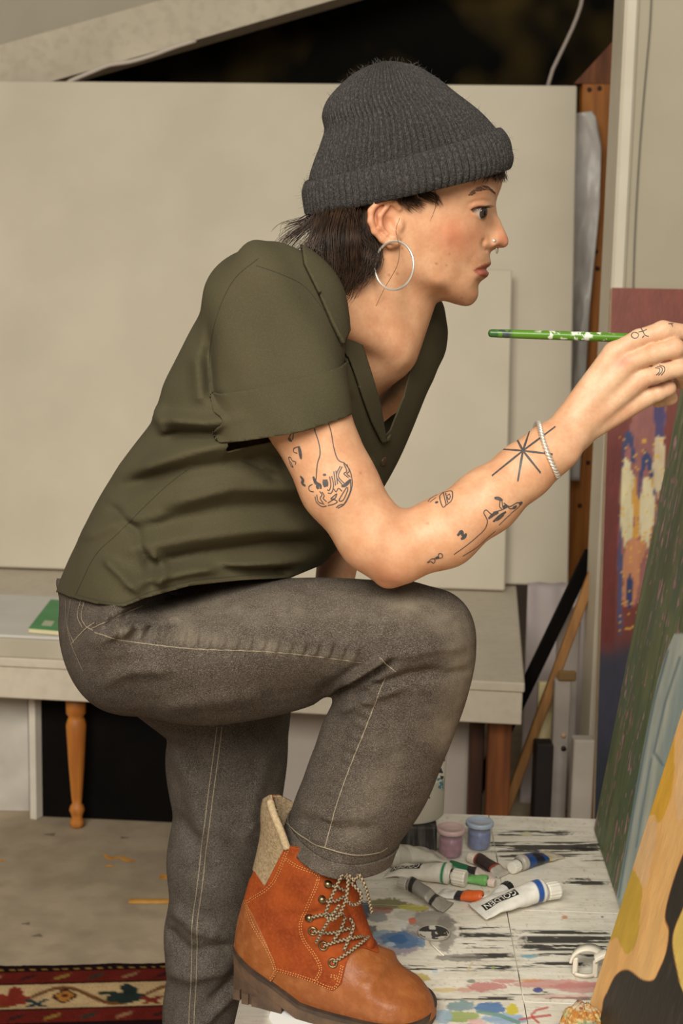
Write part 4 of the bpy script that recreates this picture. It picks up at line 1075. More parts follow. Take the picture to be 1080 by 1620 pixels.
for i in range(170):
    t = random.random(); q = bl[int(t * (len(bl) - 1))]
    x, y = q[0], q[1] + random.uniform(-3.2, 3.2) * (.45 + .55 * math.sin(math.pi * min(1, t * 1.1)))
    P, N = on(TB, [(x, y), (x - 3.2, y - 1.2 + 2.4 * (.4 - t)), (x - 6, y - 1.2 + 4.5 * (.4 - t))], 2, .0004)
    if len(P) > 2: brow.append(P)
obj('eyebrow', *hairs(brow, .00018), mat('brow_hair', (140, 102, 78), (112, 80, 60), rough=.7), person)
# jewellery
def ring_at(c, r, ax, ay, wire, n=64, nn=10):
    a = np.linspace(0, 2 * math.pi, n, endpoint=False)
    return tube(c + r * (np.cos(a)[:, None] * np.asarray(ax) + np.sin(a)[:, None] * np.asarray(ay)), wire, nn, closed=True)
hc = WY(623, 420, YH - .088)
obj('hoop_earring', *ring_at(hc, pxm(37.5, YH - .088), (.78, -.62, 0), (0, .05, .998), .0013), M_SILVER, person)
p, n = hit(TB, 781.5, 380.5)
obj('nose_stud', *lathe(p - n * .0004, n, [(.0021, 0), (.0021, .0008), (.0012, .0014), (.0002, .0016)], 20), M_SILVER, person)
obj('septum_ring', *ring_at(WY(786, 394.5, YH), .0042, (.35, .94, 0), (0, 0, 1), .0007, 32, 6), M_SILVER, person)
# twisted bracelet
P_, _n = on(TB, [(853, 670), (858, 695), (867, 722), (880, 752)], 2.0, .0022)
bc = P_.mean(0); bc[1] = -.119
far_ = P_[::-1].copy(); far_[:, 1] = 2 * bc[1] - far_[:, 1] + .004
lp = np.vstack([P_, far_]); seg = np.r_[0, np.cumsum(np.linalg.norm(np.diff(np.vstack([lp, lp[:1]]), axis=0), axis=1))]
a = np.linspace(0, 2 * math.pi, 300, endpoint=False); lpc = np.vstack([lp, lp[:1]])
cl = np.stack([np.interp(a / (2 * math.pi) * seg[-1], seg, lpc[:, k]) for k in range(3)], -1)
for _ in range(6): cl = (np.roll(cl, 1, 0) + 2 * cl + np.roll(cl, -1, 0)) / 4
wn = np.cross(P_[-1] - P_[0], (0, 1, 0)); wn /= np.linalg.norm(wn); rad = (cl - bc) / np.linalg.norm(cl - bc, axis=1)[:, None]
parts = []
for ph in (0, math.pi):
    tw = a * 26 + ph
    parts.append(tube(cl + .0014 * (np.cos(tw)[:, None] * rad + np.sin(tw)[:, None] * wn), .0015, 7, closed=True))
obj('bracelet', *join(*parts), M_SILVER, person)

# ---- tattoos: flat ink following the skin ------------------------------------------------------
def A(pts, ox=400, oy=640, s=5.4): return [(ox + x / s, oy + y / s) for x, y in pts]
def B(pts): return A(pts, 650, 740, 5.4)
def H(pts): return A(pts, 940, 440, 4.5)
thin = [A(q) for q in [
    [(150, 95), (185, 135), (225, 158), (270, 140), (300, 145)], [(385, 175), (430, 185), (475, 160), (505, 110)],
    [(505, 95), (525, 210), (560, 320), (573, 420), (550, 510), (540, 640)], [(622, 95), (665, 230), (690, 370), (725, 470), (780, 500)],
    [(780, 500), (825, 560), (845, 640), (845, 700), (820, 780), (780, 850), (725, 885)], [(340, 190), (325, 250), (308, 285)], [(352, 190), (345, 250), (340, 300)],
    [(385, 360), (350, 375), (350, 405), (380, 415)], [(305, 450), (325, 520), (345, 535)], [(305, 450), (322, 450), (340, 480), (368, 490), (360, 512)], [(322, 485), (345, 535)],
    [(690, 570), (705, 690)], [(708, 565), (722, 680)], [(745, 525), (712, 610), (765, 690)], [(760, 530), (730, 612), (785, 680)],
    [(775, 505), (800, 570), (775, 590), (815, 625)], [(800, 510), (822, 570), (800, 590), (832, 620)],
    [(655, 615), (665, 690), (650, 735), (635, 725)], [(672, 610), (688, 690), (670, 755), (640, 755)],
    [(510, 680), (480, 700), (485, 735), (520, 745)], [(570, 740), (590, 770), (575, 800), (600, 840)], [(590, 745), (610, 780), (600, 800), (630, 830)], [(690, 720), (710, 745), (730, 715), (760, 740)],
    [(715, 760), (665, 805), (700, 800), (718, 762)], [(800, 705), (760, 770), (735, 820), (770, 815), (805, 740), (808, 706)], [(640, 840), (690, 812), (720, 830), (690, 850), (640, 862)],
    [(835, 660), (830, 740), (790, 830), (760, 860)], [(530, 785), (545, 835), (590, 870), (630, 865)], [(545, 770), (560, 830), (610, 850)], [(710, 880), (735, 860), (765, 850)]]]
thin += [B(q) for q in [
    [(440, 755), (560, 680), (660, 590), (720, 540)], [(365, 740), (470, 665), (560, 590), (630, 520), (650, 450), (620, 385), (640, 360), (670, 385), (690, 400)],
    [(275, 210), (245, 250), (270, 335), (300, 320), (345, 280), (355, 230), (345, 200), (275, 210)], [(275, 210), (300, 320)], [(295, 215), (312, 300)], [(310, 245), (325, 225), (335, 250), (322, 275), (310, 250)],
    [(145, 290), (165, 265), (205, 240), (225, 230)], [(160, 295), (215, 255)],
    [(135, 810), (180, 775), (205, 790), (190, 815), (170, 800), (140, 812)], [(180, 780), (230, 760), (235, 735), (262, 735), (265, 765), (225, 775)],
    [(760, 270), (755, 330), (775, 350)], [(775, 280), (780, 330)], [(750, 490), (800, 440), (850, 395)], [(790, 300), (840, 330), (900, 300), (945, 300)], [(800, 310), (850, 350), (900, 320)], [(850, 390), (900, 350), (940, 310)], [(700, 380), (770, 360), (830, 330)]]]
thin += [(lambda a_, b_: [a_, ((a_[0] + b_[0]) / 2, (a_[1] + b_[1]) / 2), b_])((a_[0], a_[1]), (b_[0], b_[1])) for a_, b_ in []]
hand_l = [H(q) for q in [
    [(288, 385), (268, 395), (265, 415), (285, 428), (308, 420), (312, 398), (288, 385)], [(312, 385), (345, 378), (372, 365)], [(330, 355), (345, 380), (358, 405), (385, 415)], [(340, 425), (352, 410)], [(525, 325), (560, 325)], [(545, 325), (556, 345)],
    [(432, 638), (462, 645), (462, 668), (440, 690)], [(445, 628), (478, 638), (480, 665), (455, 692)], [(460, 620), (494, 632), (498, 660), (475, 692)]]]
star = [[(276, 868), (122, 992)], [(276, 868), (250, 1018)], [(276, 868), (362, 976)], [(276, 868), (422, 885)], [(276, 868), (437, 748)], [(276, 868), (318, 745)], [(276, 868), (242, 802)], [(276, 868), (172, 860)]]
def C3(q): return (740 + q[0] / 3.1765, 440 + q[1] / 3.1765)
star_l = [[C3(a_), ((C3(a_)[0] + C3(b_)[0]) / 2, (C3(a_)[1] + C3(b_)[1]) / 2), C3(b_)] for a_, b_ in star]
thick = [A(q) for q in [[(285, 135), (305, 150), (315, 165)], [(345, 155), (370, 160), (375, 180)], [(305, 285), (320, 305), (335, 310)], [(392, 355), (402, 400), (412, 465)], [(405, 610), (430, 645), (420, 670), (450, 695)],
    [(515, 615), (540, 670), (575, 690), (580, 720)], [(610, 590), (612, 610)], [(605, 640), (615, 705)], [(625, 640), (632, 700)], [(656, 585), (662, 592)], [(835, 640), (790, 685), (755, 700)], [(545, 690), (560, 720)]]]
thick += [B(q) for q in [[(710, 258), (745, 262), (780, 280)], [(395, 580), (430, 545), (440, 575), (465, 580)], [(425, 610), (455, 590), (470, 560)], [(205, 300), (232, 293)], [(205, 775), (240, 760)], [(700, 460), (760, 410), (810, 375)],
    [(725, 450), (790, 400)], [(660, 435), (700, 400), (745, 380)], [(865, 345), (900, 330)], [(920, 305), (950, 300)], [(780, 340), (820, 320)]]]
def ink(polys, w, step=1.5, taper=None, name='tattoo', label=None):
    V_, F_ = strokes(polys, TB, w, .00035, step, taper)
    o_ = obj(name, V_, F_, M_INK, person)
    if label: o_['label'] = label
allst = [(p_, .00052, 1.5, None) for p_ in thin] + [(p_, .00048, 1.2, None) for p_ in hand_l] + [(p_, .0019, 1.5, [.0010, .0018, .0018, .0010]) for p_ in thick]
# strokes that touch or nearly touch make one tattoo
par = list(range(len(allst)))
def find(i):
    while par[i] != i: i = par[i]
    return i
rsm = [catmull(p_[0], 1.5) for p_ in allst]
for i in range(len(allst)):
    for j in range(i):
        if np.min(np.linalg.norm(rsm[i][:, None] - rsm[j][None], axis=2)) < 3.2: par[find(i)] = find(j)
groups = {}
for i in range(len(allst)): groups.setdefault(find(i), []).append(allst[i])
for gset in groups.values():
    parts = [strokes([p_], TB, w_, .00035, s_, t_) for p_, w_, s_, t_ in gset if len(on(TB, p_, s_)[0]) > 2]
    if parts: obj('tattoo', *join(*parts), M_INK, person)
o = obj('tattoo', *join(strokes(star_l, TB, .0011, .00035, 2, [.0009, .0013, .0010, .0009]), strokes([[(C3(b_)[0] - .8, C3(b_)[1]), C3(b_), (C3(b_)[0] + .8, C3(b_)[1])] for _, b_ in star[:5]], TB, .0011, .0004, .6)), M_INK, person)
o['label'] = 'eight-rayed star tattoo above the bracelet'

# ---- shirt -------------------------------------------------------------------------------------
sh_out = [(88, 1000), (88, 960), (92, 932), (108, 890), (130, 845), (158, 787), (184, 744), (220, 694), (246, 658), (258, 612), (283, 560), (309, 510),
    (345, 458), (383, 418), (405, 407), (440, 404), (475, 396), (510, 410), (545, 450), (600, 490), (640, 500), (668, 478), (685, 467), (700, 479), (705, 505), (702, 540),
    (685, 602), (655, 672), (616, 755), (588, 800), (550, 850), (510, 892), (470, 935), (420, 980), (330, 1020), (200, 1050), (110, 1040)]
sh_in = [(500, 540, .135), (430, 560, .135), (590, 600, .115), (470, 650, .142), (380, 650, .135), (320, 620, .10), (560, 700, .105), (300, 740, .14), (400, 760, .14),
    (500, 780, .105), (220, 800, .125), (320, 860, .15), (420, 870, .12), (150, 890, .125), (240, 900, .165), (190, 945, .172), (300, 915, .155), (115, 935, .09), (680, 520, .045), (660, 600, .045),
    (400, 440, .09), (480, 430, .08), (640, 560, .07), (620, 660, .07), (240, 990, .16), (380, 920, .12)]
sh_mid = [(340, 500, -.055), (500, 540, .02), (690, 540, .115), (660, 640, .09), (400, 420, -.02), (250, 680, -.03), (560, 720, .045), (180, 760, -.01), (300, 800, 0), (480, 820, .01), (100, 930, 0), (300, 930, 0), (440, 920, -.02), (400, 600, -.03)]
folds = [  # ridges (+) and hollows (-) of the cloth
    ([(250, 660), (330, 668), (420, 655), (470, 640)], .007, 12), ([(255, 690), (340, 690), (430, 672)], -.007, 11), ([(200, 745), (300, 715), (400, 690), (500, 690)], .006, 14),
    ([(185, 775), (300, 745), (420, 725), (520, 735)], -.006, 13), ([(250, 800), (370, 770), (480, 770), (570, 790)], .006, 14), ([(230, 835), (350, 805), (450, 800), (560, 820)], -.005, 14),
    ([(190, 870), (300, 850), (420, 835), (520, 835)], .006, 14), ([(220, 900), (310, 880), (420, 865), (500, 862)], -.008, 13), ([(200, 925), (300, 903), (400, 890), (480, 885)], .006, 9),
    ([(330, 895), (400, 905), (460, 905)], -.006, 8), ([(170, 800), (215, 840), (235, 900), (240, 940)], -.004, 9), ([(165, 880), (200, 915), (225, 940)], .005, 9), ([(240, 870), (262, 905), (252, 930)], .006, 8),
    ([(345, 480), (330, 560), (335, 620), (370, 660)], -.008, 10), ([(310, 560), (318, 640)], .003, 12), ([(440, 415), (490, 450), (520, 505), (545, 580)], -.006, 8), ([(470, 405), (515, 470), (535, 520)], .004, 9),
    ([(548, 620), (566, 680), (582, 740)], -.004, 12), ([(540, 690), (565, 740), (575, 790)], .005, 10), ([(400, 690), (450, 720), (470, 760)], .004, 8), ([(385, 725), (440, 760)], -.004, 8),
    ([(250, 640), (262, 690)], .004, 10), ([(130, 850), (200, 820), (270, 815)], .003, 12)]
folds = [(p_, h_ * 1.7, w_ * .9) for p_, h_, w_ in folds]
sq = QF((0, 0, 0), (1, 0, 0), sh_out, [(x, y, w, None) for x, y, w in sh_in], mids=sh_mid, relief=folds, res=.002, lam=1e-5)
class Sleeve:                        # a slightly flattened cone with soft creases
    def __init__(s, a, b, ra, rb, fl=.86, seed=1):
        s.a, s.b, s.ra, s.rb, s.fl = np.asarray(a), np.asarray(b), ra, rb, fl
        s.z = (s.b - s.a); s.L = np.linalg.norm(s.z); s.z = s.z / s.L
        s.c = (s.a + s.b) / 2; s.r = s.L / 2 + max(ra, rb) * 1.1; s.seed = seed
    def __call__(s, P):
        w = P - s.a; t = w @ s.z; q = w - t[:, None] * s.z
        tc = np.clip(t, 0, s.L); w = P - s.a - tc[:, None] * s.z
        w = w * np.array([1, 1 / s.fl, 1])
        th = np.arctan2(q[:, 1], q[:, 0])
        cr = .0030 * np.sin(3 * th + 25 * t + s.seed) + .0022 * np.sin(5 * th - 38 * t + 2 * s.seed)
        d = (np.linalg.norm(w, axis=1) - (s.ra + tc / s.L * (s.rb - s.ra)) - cr) * .9
        return np.maximum(d, (P - s.ep) @ s.en - .009)
cd = WY(551, 655, -.15) - WY(366, 696, -.15); cd /= np.linalg.norm(cd)
axes_cuff = np.cross(cd, np.array([.10, .99, .12])); axes_cuff /= np.linalg.norm(axes_cuff)
if axes_cuff[2] > 0: axes_cuff = -axes_cuff
slv = Sleeve(WY(425, 492, -.105), WY(462, 690, -.150), .071, .0635)
slf = Sleeve(WY(640, 540, .145), WY(588, 645, .20), .046, .050, 1.0, 4)
slv.ep, slv.en = WY(462, 671, -.150), axes_cuff; slf.ep, slf.en = slf.b, slf.z
shirt_m = Model(('+', sq, 0), ('+', slv, .016), ('+', slf, .02))
SV, SF = surface(shirt_m, .0031, slack=2.6)
ST = tri(SF)
def shirt_cut(SV, ST, hemline=True):
    x, y = proj(SV)
    # hem
    hem = [(0, 930), (92, 937), (112, 945), (150, 955), (195, 960), (230, 946), (300, 927), (380, 918), (460, 914), (530, 885), (700, 800), (700, 1300), (0, 1300)]
    SV, ST = clip(SV, ST, poly_sd(x, y, hem)); 
    # neck and lapel opening, near half only
    x, y = proj(SV)
    vneck = [(450, 300), (476, 396), (505, 408), (530, 440), (546, 480), (562, 530), (582, 590), (596, 636), (606, 694), (618, 680), (640, 625), (655, 560), (672, 500), (700, 462), (700, 300)]
    SV, ST = clip(SV, ST, np.maximum(poly_sd(x, y, vneck) * .0007, sq.side(SV) - .012))
    # sleeve ends
    for s_ in (slv, slf):
        g = np.maximum(-((SV - s_.ep) @ s_.en), .0055 - sq(SV))
        SV, ST = clip(SV, ST, g)
    return SV, ST
SV, ST = shirt_cut(SV, ST)
SV, ST = biggest(SV, ST)
shirt = obj('shirt', SV, ST, M_SHIRT, person, solid=.0016)
TS = bvh(SV, ST)
SN = vnormals(SV, ST)
def patch(V, T, N, g, lift, name, m, parent, solid=.001):     # a second layer of cloth over part of a surface
    W_, U_ = clip(np.hstack([V, N]), T, g)
    W_, U_ = biggest(W_, U_); N_ = relax(W_[:, 3:], U_, 8); N_ /= np.linalg.norm(N_, axis=1)[:, None] + 1e-9
    return obj(name, W_[:, :3] + N_ * lift, U_, m, parent, solid=solid)
x, y = proj(SV)
near = np.where(sq.side(SV) < 0, 1.0, -1.0)
g = np.minimum(.024 - np.abs((SV - WY(462, 671, -.150)) @ axes_cuff + .0235), (sq(SV) - slv(SV)) + .004)
patch(SV, ST, SN, g, .0032, 'sleeve_cuff', M_SHIRT, shirt, .0022)
g = -poly_sd(x, y, [(474, 390), (512, 400), (542, 442), (556, 482), (568, 526), (545, 522), (536, 545), (520, 512), (500, 465), (478, 420)]) * .0007
patch(SV, ST, SN, np.minimum(g, -sq.side(SV) + .02), .0065, 'collar', M_SHIRT, shirt, .004)
g = -poly_sd(x, y, [(545, 524), (570, 530), (590, 590), (604, 636), (614, 694), (600, 700), (584, 668), (570, 630), (555, 585), (540, 548)]) * .0007
patch(SV, ST, SN, np.minimum(g, -sq.side(SV) + .02), .005, 'lapel', M_SHIRT, shirt, .003)
seams = [[(408, 409), (372, 440), (348, 485), (334, 540), (332, 600), (345, 650)], [(405, 420), (440, 432), (480, 452), (512, 490)], [(120, 940), (150, 880), (185, 845), (230, 800), (262, 770), (300, 740)],
         [(380, 728), (400, 738), (421, 746)], [(118, 940), (160, 950), (195, 953), (232, 938), (300, 919), (380, 911), (450, 908)]]
for sm in seams: obj('shirt_seam', *strokes([sm], TS, .0005, .0005, 3), mat('olive_thread', (58, 56, 38), rough=.9), shirt)
p, n = hit(TS, 606, 730)
if p is not None:
    obj('button', *lathe(p - n * .0005, n, [(.0052, 0), (.0055, .0012), (.0046, .0022), (.003, .0018), (.0002, .0018)], 20), mat('horn_button', (92, 66, 40), (60, 42, 26), rough=.35, scale=300), shirt)

# ---- jeans -------------------------------------------------------------------------------------
YL = -.10
jn_out = [(97, 905), (96, 940), (99, 980), (110, 1020), (138, 1060), (180, 1095), (232, 1125), (290, 1142), (370, 1142), (450, 1128), (500, 1112), (524, 1104),
    (512, 1140), (498, 1180), (478, 1235), (458, 1290), (446, 1330), (428, 1385), (560, 1430), (605, 1390), (626, 1340), (662, 1288), (698, 1210), (724, 1145), (744, 1082), (753, 1020), (751, 990), (737, 958),
    (712, 938), (680, 929), (600, 920), (540, 917), (470, 917), (400, 920), (320, 930), (260, 925), (200, 890)]
jn_in = [(150, 1000, .15, .085), (200, 1030, .13, .055), (190, 930, .125, .085), (120, 980, .08, .09), (280, 1040, .098, .015), (280, 990, .09, .02), (380, 1030, .088, .0), (480, 1020, .083, 0), (580, 1010, .078, 0), (420, 1090, .06, 0), (550, 1070, .062, 0),
    (670, 1000, .068, 0), (720, 1000, .045, 0), (690, 1080, .060, 0), (640, 1100, .067, .003), (580, 1150, .062, .003), (610, 1200, .066, .003), (560, 1270, .066, -.004), (520, 1340, .068, -.008), (560, 1350, .067, -.008), (500, 1400, .066, -.008), (460, 960, .060, 0), (620, 960, .058, 0), (350, 970, .07, .01)]
jfold = [([(527, 1106), (560, 1085), (598, 1062), (626, 1046)], -.010, 6), ([(545, 1112), (590, 1090), (650, 1068), (700, 1060)], -.006, 9), ([(540, 1085), (580, 1062), (612, 1040)], .006, 7), ([(530, 1125), (580, 1104), (640, 1085)], .005, 8),
    ([(500, 1100), (540, 1075), (575, 1050)], -.004, 8), ([(150, 1000), (200, 975), (260, 955), (330, 938)], -.005, 7), ([(155, 1015), (220, 985), (300, 965)], .004, 8), ([(120, 1010), (150, 990)], -.004, 7),
    ([(630, 1040), (680, 1025), (740, 1020)], .0035, 10), ([(650, 1075), (700, 1070), (745, 1060)], -.003, 8), ([(470, 1270), (520, 1290), (590, 1290)], .003, 9), ([(470, 1300), (530, 1315), (600, 1312)], -.003, 8), ([(600, 1180), (560, 1240), (540, 1300)], .002, 14),
    ([(250, 1120), (330, 1110), (420, 1100)], .003, 14), ([(160, 1080), (210, 1060), (270, 1060)], .003, 10)]
for k, xx in enumerate(range(160, 565, 21)):
    yy = 1002 + 30 * (xx - 150) / 300 if xx < 450 else 1032 + 16 * (xx - 450) / 120
    if xx < 300: yy = 1000 + 25 * (xx - 150) / 150
    else: yy = 1025 + 22 * (xx - 300) / 270
    jfold.append(([(xx + 8, yy - 26), (xx + 2, yy - 10), (xx - 2, yy - 1)], .0028, 5)); jfold.append(([(xx + 13, yy - 24), (xx + 9, yy - 3)], -.002, 4))
for k, t in enumerate(np.linspace(0.03, .97, 15)):
    cx_, cy_ = 610 - 95 * t, 1070 + 270 * t
    jfold.append(([(cx_ - 24, cy_ - 9), (cx_ - 8, cy_ - 3), (cx_ - 1, cy_)], .0024, 5))
jfold = [(p_, h_ * 1.5, w_) for p_, h_, w_ in jfold]
jq = QF((0, YL, 0), (1, 0, 0), jn_out, jn_in, relief=jfold, res=.002, lam=1e-5)
far_out = [(262, 1050), (272, 1100), (270, 1145), (262, 1200), (266, 1245), (273, 1290), (264, 1350), (268, 1420), (259, 1470), (264, 1540), (257, 1620), (262, 1720), (256, 1900), (258, 2010),
    (365, 2010), (370, 1900), (374, 1720), (380, 1620), (392, 1500), (404, 1420), (420, 1360), (438, 1300), (450, 1240), (456, 1160), (462, 1100), (470, 1050)]
far_in = [(362, 1100, .07, None), (358, 1200, .068, None), (352, 1300, .066, None), (338, 1400, .062, None), (325, 1520, .058, None), (318, 1650, .056, None), (312, 1800, .055, None), (310, 1950, .055, None), (300, 1250, .052, None), (410, 1250, .052, None), (290, 1500, .042, None), (362, 1500, .042, None)]
ffold = [([(270, 1180), (300, 1240), (320, 1330)], .004, 12), ([(280, 1290), (310, 1330), (330, 1400)], -.004, 12), ([(400, 1300), (420, 1330)], .004, 9), ([(268, 1430), (310, 1470), (350, 1480)], .005, 11), ([(262, 1470), (300, 1510), (370, 1500)], -.006, 11),
    ([(262, 1530), (300, 1545), (372, 1530)], .005, 12), ([(330, 1590), (360, 1560), (385, 1520)], -.006, 9), ([(320, 1620), (350, 1590), (380, 1560)], .005, 9), ([(350, 1330), (385, 1370), (410, 1400)], -.003, 10), ([(430, 1180), (400, 1280), (390, 1340)], .003, 12)]
ffold = [(p_, h_ * 1.5, w_) for p_, h_, w_ in ffold]
fq = QF((0, .105, 0), (1, 0, 0), far_out, far_in, relief=ffold, res=.002, lam=1e-5)
class Up:                           # far leg only below the thigh
    def __init__(s, q): s.q = q; s.c, s.r = q.c, q.r
    def __call__(s, P): return s.q(P)
jeans_m = Model(('+', jq, 0), ('+', EL(WY(205, 1000, 0), (.066, .150, .085)), .03), ('+', RC(WY(225, 1020, .075), WY(362, 1130, .105), .072, .07), .03), ('+', fq, .012))
JV, JF = surface(jeans_m, .0032)
JT = tri(JF)
# leg openings and waist
A_, B_ = WY(448, 1312, -.10), WY(616, 1350, -.10); ab = B_ - A_; hn = np.cross(ab, np.array([0.06, .99, .10])); hn /= np.linalg.norm(hn)
if hn[2] > 0: hn = -hn
leg_near = np.where((jq(JV) < fq(JV)) & (JV[:, 2] < .75), 1.0, -1.0)
JV, JT = clip(JV, JT, np.maximum(-((JV - A_) @ hn), np.where(jq(JV) < fq(JV), -1, 1)))
JV, JT = clip(JV, JT, JV[:, 2] - .085)
x, y = proj(JV)
JV, JT = clip(JV, JT, poly_sd(x, y, [(0, 300), (0, 915), (96, 915), (300, 905), (480, 880), (700, 700), (700, 300)]))
JV, JT = biggest(JV, JT)
x, y = proj(JV)
nz = fbm(x * .02, y * .02, 5); st_ = fbm(x * .012, y * .09, 8)
isfar = (fq(JV) < jq(JV) - .002)
jc = np.tile(lin((71, 63, 56)), (len(JV), 1))
wear = np.zeros(len(JV))
for (poly, w, a) in [([(640, 950), (720, 990), (735, 1060), (700, 1160)], 26, .55), ([(330, 965), (480, 955), (620, 950)], 34, .35), ([(620, 1200), (560, 1320)], 22, .25), ([(250, 950), (300, 1000), (280, 940)], 14, .3), ([(190, 1000), (420, 1022), (560, 1045)], 10, .35)]:
    d, _ = line_d(x, y, poly); wear += a * np.exp(-(d / w) ** 2)
wear = np.clip(wear * (.5 + nz) + .22 * (st_ - .5), 0, .9) * ~isfar
jc = jc * (1 - wear[:, None]) + lin((140, 128, 110)) * wear[:, None]
jc[isfar] = lin((72, 66, 61))
tip = (x > 200) & (x < 360) & ~isfar & (y > 1000) & (y < 1140)
jeans = obj('jeans', JV, JT, M_DENIM, person, col=jc, solid=.0018)
TJ = bvh(JV, JT); JN = vnormals(JV, JT)
g = np.minimum(.0085 - np.abs((JV - A_) @ hn + .0085), np.where((jq(JV) < fq(JV)) & (JV[:, 2] < .75), 1.0, -1.0))
W_, U_ = clip(np.hstack([JV, JN]), JT, g); W_, U_ = biggest(W_, U_)
obj('hem', W_[:, :3] + W_[:, 3:] * .0022, U_, M_DENIM, jeans, solid=.002, col=np.tile(lin((86, 78, 70)), (len(W_), 1)))
st1 = [[(150, 1001), (200, 1014), (300, 1026), (400, 1030), (480, 1036), (572, 1048)], [(600, 1040), (612, 1052), (626, 1062)], [(609, 1072), (594, 1110), (577, 1155), (553, 1215), (532, 1275), (514, 1340)],
       [(104, 950), (106, 985), (114, 1020), (132, 1062)], [(112, 948), (108, 990), (118, 1018)], [(134, 950), (129, 975), (136, 990), (148, 998)], [(128, 950), (123, 975), (131, 993)], [(145, 995), (185, 975), (225, 958)], [(112, 1020), (135, 995), (150, 985)],
       [(351, 1150), (345, 1200), (337, 1260), (327, 1340), (319, 1410), (312, 1460), (312, 1500), (310, 1560), (307, 1619), (306, 1750), (304, 1900), (303, 1985)], [(343, 1150), (337, 1200), (329, 1260), (319, 1340), (311, 1410), (304, 1460), (304, 1500), (302, 1560), (299, 1619), (298, 1750), (296, 1900), (295, 1985)]]
for sm in st1: obj('seam_stitching', *strokes([sm], TJ, .00055, .0006, 3), M_STITCH, jeans)
hems = []
for off, in ((-10,), (0,)):
    hems.append([(456, 1312 + off), (480, 1333 + off), (520, 1352 + off), (560, 1361 + off), (595, 1357 + off), (610, 1349 + off)])
P_, N_ = on(TJ, hems[0], 3, .003); obj('hem_stitching', *ribbon(P_, N_, .0006), M_STITCH, jeans)

# ---- beanie ------------------------------------------------------------------------------------
def loft(Bk, Fr, wd, nth, nv, ribs, amp, lump=.0, tilt=(.14, .14)):
    tb = np.linspace(0, 1, len(Bk)); tv = np.linspace(0, 1, nv)
    def ip(a): return np.stack([np.interp(tv, tb, np.array(a)[:, k]) for k in range(2)], -1)
    Bk, Fr = catmull(Bk, 1), catmull(Fr, 1)
    def rs(a): return np.stack([np.interp(tv, np.linspace(0, 1, len(a)), a[:, k]) for k in range(2)], -1)
    bk, fr = rs(Bk), rs(Fr); w = np.interp(tv, np.linspace(0, 1, len(wd)), wd)
    th = np.linspace(0, 2 * math.pi, nth, endpoint=False); V = []
    for i in range(nv):
        b, f = WY(*bk[i], YH), WY(*fr[i], YH); c = (b + f) / 2; e = (f - b) / 2
        rr = 1 + amp / max(w[i], .02) * np.abs(np.sin(ribs / 2 * th)) ** .5 * min(1, w[i] / .05)
        lm = 1 + lump * (fbm(np.cos(th) * 2.2 + 5, np.sin(th) * 2.2 + i / nv * 4, 4, 3) - .5)
        V.append(c + (np.cos(th) * rr * lm)[:, None] * e + (np.sin(th) * rr * lm * w[i])[:, None] * np.array([0, 1.0, tilt[0] + (tilt[1] - tilt[0]) * i / nv]))
    V = np.vstack(V); F = []
    k = np.arange(nth)
    F = np.vstack([np.stack([i * nth + k, i * nth + (k + 1) % nth, (i + 1) * nth + (k + 1) % nth, (i + 1) * nth + k], -1) for i in range(nv - 1)])
    return V, F
beanie = obj('beanie', *loft([(497, 300), (494, 280), (501, 255), (510, 230), (517, 205), (514, 182), (521, 160), (538, 139), (560, 120), (585, 107), (604, 102)],
      [(786, 232), (783, 212), (770, 194), (752, 176), (731, 159), (710, 143), (690, 128), (668, 114), (648, 106), (628, 102), (612, 101)],
      [.086, .088, .089, .089, .087, .083, .077, .067, .052, .032, .004], 704, 80, 88, .0036, .04, (.14, .0)), M_KNIT, person, solid=.003)
cuff = obj('folded_cuff', *loft([(497, 330), (490, 338), (487, 336), (484, 318), (483, 298), (486, 287), (491, 285), (496, 292)], [(790, 262), (797, 268), (803, 265), (806, 248), (800, 222), (790, 205), (784, 204), (780, 214)],
      [.084, .088, .0925, .0945, .0945, .093, .091, .087], 704, 36, 88, .0032, .02), M_KNIT, beanie)
fz = []
for src, n_ in ((beanie, 900), (cuff, 600)):
    me = src.data; co = np.empty(len(me.vertices) * 3); me.vertices.foreach_get('co', co); co = co.reshape(-1, 3) + origin(person)
    nr = np.empty(len(co) * 3); me.vertex_normals.foreach_get('vector', nr); nr = nr.reshape(-1, 3)
    for i in rng.integers(0, len(co), n_):
        d = nr[i] + rng.normal(0, .9, 3); d /= np.linalg.norm(d); l = rng.uniform(.0025, .007)
        if d @ nr[i] < 0: d = -d
        fz.append(np.array([co[i], co[i] + d * l * .6, co[i] + d * l + rng.normal(0, .0015, 3)]))
o = obj('wool_fuzz', *hairs(fz, .00010), M_FUZZ, beanie); tag(o, kind='stuff')

# ---- hair --------------------------------------------------------------------------------------
hs = []
def lock(pts, n_, spread=(6, .012), thick=.00021, curl=4):
    n_ = int(n_ * 2.2); lp0 = rng.uniform(0, 6.28); lw = 5.5 if len(pts) > 3 else 0
    pts = np.array(pts, float)
    for i in range(n_):
        j = rng.normal(0, 1, 3); ph = rng.uniform(0, 6.28)
        P = []
        for k, (x, y, Y) in enumerate(pts):
            t = k / (len(pts) - 1); s_ = .55 + .7 * t if k else .8
            P.append(WY(x + lw * t * math.sin(lp0 + 7.5 * t + .5 * j[2]) + j[0] * spread[0] * s_ + curl * t * math.sin(ph + 4 * t), y + j[1] * spread[0] * .6 * s_ + curl * t * math.cos(ph + 3 * t), Y + j[2] * spread[1] * .6))
        c_ = catmull(P, .006); hs.append((c_[:max(4, int(len(c_) * min(1, rng.uniform(.62, 1.15))))], thick))
N_ = YH - .060
